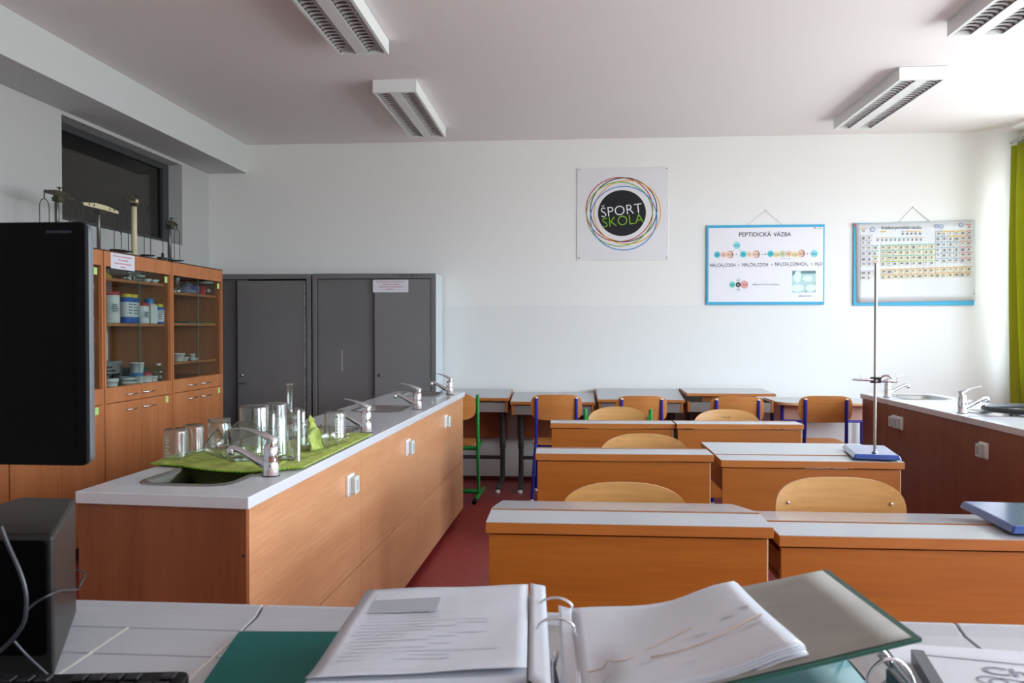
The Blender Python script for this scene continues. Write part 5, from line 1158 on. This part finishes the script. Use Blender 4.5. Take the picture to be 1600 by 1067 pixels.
MB().lathe([(0, 0), (0.007, 0), (0.005, 0.003), (0, 0.004)], 12).build('pin', STEEL, t, loc=(SX(1255), YB - 0.0235, SZ(880))).rotation_euler = (PI / 2, 0, 0)
top = on_y(1425.5, 324, BY)
MB().tube([(SX(515), YB - 0.008, a.z), (top.x, YB - 0.004, top.z), (SX(842), YB - 0.008, a.z)], 0.0017, 6).build('hanging_string', mat('dark_string', (110, 110, 112), 0.7), t)
MB().tube([(top.x, YB + 0.001, top.z), (top.x, YB - 0.012, top.z + 0.002)], 0.003, 8).build('nail', STEEL, t)

# ------------------------------------------------------------------ tiled teacher desk
ZD = 0.97; YE = 1.063; PX = 0.154; X0 = -0.423
t = thing('teacher_desk', 'white tiled demonstration desk in the foreground', 'desk', (0, 0, 0))
xs0, xs1 = X0 - 5 * PX, X0 + 10 * PX
bx(xs0, xs1, 0.46, YE - 0.004, ZD - 0.05, ZD - 0.0085).build('table_top', GROUT, t)
bx(xs0 + 0.03, xs1 - 0.03, 0.50, YE - 0.03, 0.0, ZD - 0.051).build('body', CABWOOD, t)
bx(xs0 + 0.001, xs1 - 0.001, YE - 0.0835, YE - 0.0795, ZD - 0.009, ZD - 0.0022).build('grout_line', GROUT, t)
tm = None; rowd = 0.0805; y1_ = YE - 0.0815
mb = MB(); mb.box(-PX / 2 + 0.0018, PX / 2 - 0.0018, -rowd / 2 + 0.0014, rowd / 2 - 0.0014, -0.008, 0)
proto = mb.build('tile', TILEM, t, bevel=0.0012); first = True
for r_ in range(6):
    for c_ in range(15):
        o = proto if first else proto.copy()
        if not first: C.objects.link(o)
        first = False
        o.location = (xs0 + (c_ + 0.5) * PX, y1_ - (r_ + 0.5) * rowd, ZD - random.uniform(0, 0.0006)); o.parent = t
prof = [(0, -0.008), (0, 0.0), (0.046, 0.0005), (0.058, 0.004), (0.066, 0.0075), (0.074, 0.0075), (0.0795, 0.003), (0.0800, -0.004), (0.0800, -0.040), (0.074, -0.040), (0.074, -0.008)]
mb = MB(); mb.prism(prof, -PX + 0.002, PX - 0.002, 'x'); proto = mb.build('trim_tile', TILEM, t, bevel=0.001, label='raised rounded edge tile')
xt = [X0 + PX * (2 * k + 1) for k in range(-3, 5)]
for k, x in enumerate(xt):
    o = proto if k == 0 else proto.copy()
    if k: C.objects.link(o)
    o.parent = t; o.location = (x, YE - 0.08, ZD)
GL = mat('pale_grout_fill', (206, 204, 196), 0.8)
for k in (-1, 0):
    bx(X0 + k * PX - 0.0017, X0 + k * PX + 0.0017, y1_ - 2 * rowd, y1_, ZD - 0.009, ZD + 0.0001).build('grout_joint', GL, t)

# monitor
MY = 0.97; mr_ = on_y(136, 728, MY); mtop = on_y(134, 346, MY)
mw = 0.24; zb = mr_.z - ZD - 0.001; mh = mtop.z - mr_.z
t = thing('computer_monitor', 'black flat computer monitor, switched off, at the left edge of the picture', 'monitor', (mr_.x - mw, MY, ZD + 0.001))
mb = MB(); mb.prism(rrect(-mw, mw, zb, zb + mh, 0.008, 4), 0.0, 0.008, 'y'); mb.build('bezel', mat('matte_black_bezel', (7, 7, 9), 0.6, spec=0.12), t, bevel=0.0015)
mb = MB(); mb.prism(rrect(-mw + 0.0005, mw - 0.0005, zb + 0.0005, zb + mh - 0.0005, 0.010, 4), 0.0083, 0.020, 'y'); mb.build('back_shell', mat('dark_grey_plastic', (78, 80, 84), 0.4), t, bevel=0.003)
mb = MB(); mb.prism(rrect(-mw * 0.6, mw * 0.6, zb + 0.06, zb + mh - 0.05, 0.03, 4), 0.0203, 0.034, 'y'); mb.build('rear_housing', BLACKP, t, bevel=0.004)
bx(-mw + 0.016, mw - 0.016, -0.0012, -0.0002, zb + 0.022, zb + mh - 0.024).build('screen', BLACKG, t)
mb = MB(); scribble(mb, mw - 0.052, mw - 0.018, -0.0005, [(zb + mh - 0.013, 0.0, 1.0)], 0.004, 'y', 9); mb.build('faint_badge', mat('dim_badge', (52, 54, 66), 0.5), t)
MB().prism([(0.0345, zb + 0.15), (0.050, zb + 0.15), (0.048, zb - 0.02), (0.004, 0.0122), (-0.045, 0.0122), (0.0345, zb - 0.01)], -0.03, 0.03, 'x').build('neck', BLACKP, t, bevel=0.002)
MB().prism(rrect(-0.085, 0.085, -0.12, 0.009, 0.03, 6), 0.0, 0.0118, 'z').build('foot', BLACKP, t, bevel=0.003)

# black speaker box and its cables
fp = [Vector((-0.745, 0.822)), Vector((-0.574, 0.831)), Vector((-0.672, 1.020)), Vector((-0.752, 1.020))]
t = thing('speaker_box', 'black box shaped computer speaker on the tiled desk under the monitor', 'speaker', (-0.66, 0.93, ZD + 0.001))
lp = [(p.x + 0.66, p.y - 0.93) for p in fp]; hb = 0.160
mb = MB(); mb.prism(lp, 0.0, hb, 'z'); mb.build('cabinet', mat('dark_brown_black_cabinet', (34, 31, 30), 0.4, spec=0.35), t, bevel=0.006, seg=3)
mb = MB(); p0, p1 = Vector(lp[0]), Vector(lp[1]); d = (p1 - p0).normalized(); n_ = Vector((d.y, -d.x))
def fpt(a, z, o): q = p0 + d * a + n_ * o; return (q.x, q.y, z)
ln = (p1 - p0).length; GA, GB, GZ0, GZ1 = 0.006, ln - 0.006, 0.026, hb - 0.006
pts = rrect(GA, GB, GZ0, GZ1, 0.008, 4)
mb._add([fpt(a, z, 0.0004) for a, z in pts] + [fpt(a, z, 0.004) for a, z in pts], [tuple(range(len(pts))), tuple(range(len(pts), 2 * len(pts)))] + [(i, (i + 1) % len(pts), len(pts) + (i + 1) % len(pts), len(pts) + i) for i in range(len(pts))])
mb.build('front_grille', mat('black_speaker_cloth', (3, 3, 4), 0.8, spec=0.05, bump=0.3, bscale=900), t)
for k, (PXS, Ys, lb, r_) in enumerate(((((1.5, 823), (12, 850), (31, 893), (40, 924), (41, 948), (37, 973), (21, 997), (0, 1017), (-30, 1040)), (0.79,) * 9, 'thick black cable curving down in front of the speaker box', 0.0022),
        (((41, 955), (55, 942), (80, 928), (98, 922), (121, 921), (124, 915), (133, 898), (129, 892), (119, 891)), (0.80, 0.805, 0.815, 0.87, 0.985, 0.99, 1.01, 1.03, 1.04), 'thin black cable looping round the right side of the speaker box', 0.0014),
        (((22, 1002), (40, 1022), (61, 1042), (78, 1058)), (0.795, 0.80, 0.805, 0.81), 'short black cable dropping from the speaker front to the keyboard', 0.0017))):
    P = [on_y(x, y, Y) for (x, y), Y in zip(PXS, Ys)]
    o = tag(MB().tube(smooth_path(P, 6), r_, 8).build('cable', mat('black_cable', (44, 46, 50), 0.35), None), lb, 'cable', 'cables around the speaker box')

# keyboard
KR = math.radians(7.0); kc = on_z(300, 1047, ZD + 0.018)
t = thing('keyboard', 'black computer keyboard at the bottom left corner, only its rear edge in view', 'keyboard', (kc.x, kc.y, ZD + 0.001), KR)
mb = MB(); mb.prism(rrect(-0.44, 0.0, -0.15, 0.0, 0.012, 4), 0.0, 0.017, 'z'); mb.build('case', BLACKP, t, bevel=0.003)
mb = MB(); mb.box(-0.0072, 0.0072, -0.0072, 0.0072, 0, 0.004); proto = mb.build('key', mat('black_keycap', (30, 30, 33), 0.4), t, bevel=0.0015); first = True
for r_ in range(3):
    for c_ in range(22):
        if r_ == 0 and c_ in (1, 6, 11, 16): continue
        o = proto if first else proto.copy()
        if not first: C.objects.link(o)
        first = False; o.parent = t; o.location = (-0.018 - c_ * 0.0186, -0.018 - r_ * 0.0186 - (0.005 if r_ else 0), 0.0172)

# teal folder under the open binder
t = thing('plastic_folder', 'flat teal plastic folder under the left pages of the open binder', 'folder', (-0.30, 0.84, ZD + 0.0008))
MB().prism([(x + 0.30, y - 0.84) for x, y in ((-0.422, 0.968), (-0.19, 0.984), (-0.17, 0.66), (-0.372, 0.65))], 0, 0.0024, 'z').build('back_cover', TEAL, t)
MB().prism([(x + 0.30, y - 0.84) for x, y in ((-0.420, 0.9665), (-0.19, 0.9825), (-0.171, 0.662), (-0.371, 0.652))], 0.0026, 0.0044, 'z').build('front_cover', TEAL, t)

# open lever arch binder
bd = thing('ring_binder', 'open dark green lever arch binder full of papers in the foreground', 'binder', (0, 0.84, ZD))
O = Vector((0, 0.84, ZD))
def bil(a, b, c, d):
    a, b, c, d = map(Vector, (a, b, c, d))
    return lambda u, v: (a.lerp(b, u)).lerp(d.lerp(c, u), v) - O
ZL = ZD + 0.0055
MB().prism([(-0.268, 1.0 - 0.84), (-0.045, 1.015 - 0.84), (-0.035, 0.69 - 0.84), (-0.262, 0.68 - 0.84)], 0.0055, 0.0085, 'z').build('left_cover', BGREEN, bd)
MB().prism([(-0.044, 1.012 - 0.84), (0.034, 1.0 - 0.84), (0.040, 0.675 - 0.84), (-0.035, 0.68 - 0.84)], 0.0055, 0.0085, 'z').build('spine', GREYCARD, bd)
# left pages: a thick stack of sheets
BLc, BRc, FRc, FLc = (-0.252, 0.958), (-0.052, 0.992), (-0.040, 0.733), (-0.243, 0.703)
nl = 9; rnd = random.Random(3)
for k in range(nl):
    z0 = ZD + 0.009 + k * 0.0061; z1 = z0 + 0.0057
    dx, dy = rnd.uniform(-0.003, 0.003), rnd.uniform(-0.004, 0.003)
    if k == nl - 1: dx = dy = 0; z1 = ZD + 0.0640
    P = [(x + dx, y + dy - 0.84) for x, y in (FLc, FRc, BRc, BLc)]
    m_ = MB(); m_.prism(P, z0 - ZD, z1 - ZD, 'z'); m_.build('page_bundle', PAPER if k % 2 else PAPER2, bd)
def top_page(u, v):
    a = Vector((*BLc, 0)).lerp(Vector((*BRc, 0)), u); b_ = Vector((*FLc, 0)).lerp(Vector((*FRc, 0)), u); p = a.lerp(b_, v)
    curl = 0.007 * max(0, (v - 0.86) / 0.14) ** 2 * (0.4 + 0.6 * u)
    return Vector((p.x, p.y, ZD + 0.0646 + 0.0012 * math.sin(u * 5 + v * 4) ** 2 + curl)) - O
MB().sheet(top_page, 16, 24, (0, 0, 0.0006)).build('top_page', PAPER2, bd)
g0 = [on_z(x, y, ZD + 0.0668) - O for x, y in ((574, 958.5), (680, 955), (688.5, 932.5), (586, 938))]
m_ = MB(); m_._add(g0, [(0, 1, 2, 3)]); m_.build('grey_print_block', GREYPRINT, bd)
mb = MB(); rnd = random.Random(21)
for k in range(15):
    v = 0.33 + k * 0.036; u0 = 0.08 + rnd.uniform(0, 0.04); u1 = rnd.choice((0.62, 0.78, 0.86, 0.5))
    q = [top_page(u0, v), top_page(u1, v), top_page(u1, v + 0.006), top_page(u0, v + 0.006)]; mb._add([p_ + Vector((0, 0, 0.0014)) for p_ in q], [(0, 1, 2, 3)])
_o = mb.build('faint_print', mat('faint_print_grey', (182, 184, 192), 0.6), bd); _o['kind'] = 'stuff'
strip = bil((-0.050, 0.994, ZD + 0.066), (-0.031, 0.992, ZD + 0.0635), (-0.016, 0.700, ZD + 0.058), (-0.038, 0.725, ZD + 0.064))
MB().sheet(strip, 3, 10, (0, 0, 0.001)).build('sleeve_strip', PAPER2, bd, label='white punched strip of the plastic sleeves')
side = bil((-0.031, 0.992, ZD + 0.0635), (-0.029, 0.990, ZD + 0.010), (-0.013, 0.702, ZD + 0.010), (-0.016, 0.700, ZD + 0.058))
MB().sheet(side, 3, 10, (0.0008, 0, 0)).build('sleeve_edge', PAPER2, bd)
# right cover, lifted at its outer side
cv = bil((0.034, 0.955, ZD + 0.040), (0.305, 0.95, ZD + 0.106), (0.292, 0.67, ZD + 0.134), (0.036, 0.655, ZD + 0.070))
MB().sheet(cv, 10, 10, (0, 0, -0.003), smooth=False).build('right_cover', BGREEN, bd)
cvi = lambda u, v: cv(0.0 + u * 0.975, 0.008 + v * 0.972) + Vector((0, 0, 0.0004))
MB().sheet(cvi, 10, 10, (0, 0, 0.0005)).build('cover_lining', GREYCARD, bd, label='grey card inside of the cover')
rp_br = on_y(1147, 919, 0.94); rp_fr = on_y(1252, 1033, 0.68)
rp = bil((0.002, 0.93, ZD + 0.059), rp_br, rp_fr, (0.012, 0.66, ZD + 0.060))
def rpage(k, dx=0.0, dz=0.0):
    def fn(u, v):
        p = rp(u, v); cu = (p.x - 0.034) / 0.265; q = cv(max(0, min(1, cu)), v).z if cu > 0 else -9
        p = Vector((p.x, p.y, max(p.z, q + 0.0125))); sag = -0.006 * math.sin(PI * min(1, u * 1.15)) + 0.0012 * math.sin(9 * u + 5 * v)
        return p + Vector((dx * u, 0, sag + dz))
    return fn
for k, (dx, dz) in enumerate(((0.006, -0.0085), (0.001, -0.0062), (0.004, -0.0040), (0.003, -0.0018), (0.0, 0.0))):
    MB().sheet(rpage(k, dx, dz), 16, 16, (0, 0, -0.0014)).build('page', PAPER2, bd)
rs = bil((-0.013, 0.930, ZD + 0.062), (0.003, 0.928, ZD + 0.0592), (0.014, 0.66, ZD + 0.060), (-0.004, 0.66, ZD + 0.050))
MB().sheet(rs, 4, 12, (0, 0, -0.001)).build('sleeve_strip', PAPER2, bd, label='white punched strip of the plastic sleeves')
rs2 = bil((-0.013, 0.930, ZD + 0.062), (0.0, 0.932, ZD + 0.012), (0.008, 0.66, ZD + 0.012), (-0.004, 0.66, ZD + 0.050))
MB().sheet(rs2, 4, 12, (0.0008, 0, 0)).build('sleeve_edge', PAPER2, bd)
STN = mat('tan_torn_edge', (208, 192, 174), 0.8)
fn = rpage(0)
for P in (((0.05, 0.66), (0.13, 0.64), (0.22, 0.66), (0.29, 0.64)), ((0.36, 0.60), (0.45, 0.56), (0.54, 0.52), (0.62, 0.49)), ((0.36, 0.70), (0.48, 0.72), (0.62, 0.70), (0.75, 0.66), (0.90, 0.60), (0.97, 0.58))):
    MB().tube([fn(u, v) + Vector((0, 0, 0.0012)) for u, v in smooth_path([(a, b2, 0) for a, b2 in P], 4) for u, v in ((u, v),)] if False else [fn(q.x, q.y) + Vector((0, 0, 0.0010)) for q in smooth_path([(a, b2, 0) for a, b2 in P], 4)], 0.0008, 5).build('torn_edge_line', STN, bd)
mb = MB()
for (u, v, wd, hd) in ((0.78, 0.49, 0.06, 0.012), (0.9, 0.42, 0.05, 0.02), (0.6, 0.60, 0.07, 0.012), (0.1, 0.78, 0.05, 0.01), (0.3, 0.75, 0.07, 0.008), (0.86, 0.66, 0.07, 0.008), (0.5, 0.86, 0.05, 0.008)):
    mb._add([fn(a, b2) + Vector((0, 0, 0.0012)) for a, b2 in ((u, v), (u + wd, v), (u + wd, v + hd), (u, v + hd))], [(0, 1, 2, 3)])
_o = mb.build('faint_print', mat('faint_print_grey', (182, 184, 192), 0.6), bd); _o['kind'] = 'stuff'
bx(-0.034, 0.006, -0.10, 0.13, 0.009, 0.013).build('mechanism_plate', CHROME, bd)
for k, (Y, lx, rx) in enumerate(((0.93, -0.036, 0.004), (0.85, -0.034, 0.006))):
    zt = ZD + (0.066 if k == 0 else 0.071)
    P = [(lx, Y, ZD + 0.013), (lx, Y, zt - 0.008)] + [(lx + (rx - lx) * (0.5 - 0.5 * math.cos(a)), Y, zt - 0.008 + 0.013 * math.sin(a)) for a in [PI * q / 10 for q in range(1, 10)]] + [(rx, Y, zt - 0.018), (rx, Y, ZD + 0.013)]
    MB().tube([Vector(p_) - O for p_ in P], 0.0017, 8).build('ring', CHROME, bd)
MB().tube([(-0.018, 0.03, 0.013), (-0.014, 0.03, 0.03), (-0.018, -0.02, 0.036), (-0.016, -0.06, 0.028)], 0.003, 8).build('lever', CHROME, bd)

# second binder below the raised cover
b2_ = thing('ring_binder', 'second green binder with bare rings, under the raised grey cover at the right', 'binder', (0.24, 0.80, ZD))
O2 = Vector((0.24, 0.80, ZD))
DKG = mat('slate_teal_cover', (58, 112, 118), 0.3)
m_ = MB(); m_.prism([(-0.15, -0.20), (0.075, -0.20), (0.075, 0.13), (-0.15, 0.13)], 0.002, 0.006, 'z'); m_.build('lower_cover', BGREEN, b2_)
m_ = MB(); m_.sheet(lambda u, v: (-0.15 + u * 0.205, -0.2 + v * 0.31, 0.028 + 0.010 * u), 4, 4, (0, 0, -0.016)); m_.build('upper_cover', DKG, b2_)
m_ = MB(); m_.sheet(lambda u, v: (0.06 + u * 0.05, -0.2 + v * 0.32, 0.010 + 0.016 * math.sin(PI * u)), 8, 4, (0, 0, -0.004)); m_.build('spine', DKG, b2_)
bx(0.066, 0.10, -0.16, 0.11, 0.0265, 0.0285).build('mechanism_plate', CHROME, b2_)
for Y in (0.79, 0.86):
    L0, T0, R0 = on_y(1350, 1067, Y), on_y(1388, 1029, Y), on_y(1432, 1067, Y)
    cx_, rx_, zt_ = (L0.x + R0.x) / 2, (R0.x - L0.x) / 2, T0.z
    if Y > 0.8: cx_ = 0.318; rx_ = 0.026; zt_ = ZD + 0.052
    zb_ = ZD + 0.028
    MB().tube([Vector((cx_ - rx_ * math.cos(a), Y, zb_ + (zt_ - zb_) * math.sin(a))) - O2 for a in [PI * q / 16 for q in range(17)]], 0.0017, 8).build('ring', CHROME, b2_)
bx(0.070, 0.076, -0.045, -0.01, 0.0288, 0.058).build('lever', DARKM, b2_, bevel=0.001)
# loose papers and booklet at the right edge
t = thing('paper_sheets', 'loose white papers on the tiled desk at the right picture edge', 'paper', (0.50, 0.83, ZD + 0.001))
for k in range(4):
    m_ = MB(); m_.prism([(x - 0.5 + 0.003 * (k % 2), y - 0.83) for x, y in ((0.372, 0.972 - 0.002 * k), (0.64, 0.945 - 0.002 * k), (0.62, 0.66), (0.350, 0.69))], 0.0035 * k, 0.0035 * k + 0.0031, 'z'); m_.build('sheet_bundle', PAPER, t)
nb = thing('booklet', 'white covered booklet with dark spine and the printed letters Che', 'booklet', (0.387, 0.908, ZD + 0.0155), math.radians(-11))
bx(0.0, 0.24, -0.30, 0.0, 0.0, 0.012).build('pages', PAPER, nb, bevel=0.001)
bx(-0.0005, 0.24, -0.30, 0.0005, 0.0122, 0.0136).build('front_cover', mat('grey_white_cover', (206, 208, 214), 0.35), nb)
bx(-0.003, 0.010, -0.302, 0.001, 0.0, 0.0142).build('spine_strip', mat('dark_grey_binding', (88, 92, 98), 0.4), nb)
bx(0.011, 0.23, -0.0125, -0.0095, 0.0137, 0.0142).build('border_line', GREYPRINT, nb)
def flat_text(s_, x, y, wd, ht, z, name, m__, par):
    q = MB(); text_into(q, s_, x, y, wd, ht, 0, bold=0.02); q.v = [(a, c_, z) for a, b__, c_ in q.v]; return q.build(name, m__, par)
flat_text('Che', 0.089, -0.037, 0.062, 0.021, 0.0143, 'printed_word', mat('grey_title_ink', (132, 136, 146), 0.6), nb)
mb = MB()
for (x, y, rx_, ry_) in ((0.060, -0.064, 0.014, 0.010), (0.075, -0.067, 0.018, 0.011), (0.098, -0.066, 0.012, 0.010)):
    n0 = 28; V = []
    for dd in (-0.0012, 0.0012): V += [(x + (rx_ + dd) * math.cos(2 * PI * k / n0), y + (ry_ + dd) * math.sin(2 * PI * k / n0), 0.0143) for k in range(n0)]
    mb._add(V, [(k, (k + 1) % n0, n0 + (k + 1) % n0, n0 + k) for k in range(n0)])
mb.build('printed_drawing', mat('grey_title_ink', (132, 136, 146), 0.6), nb)
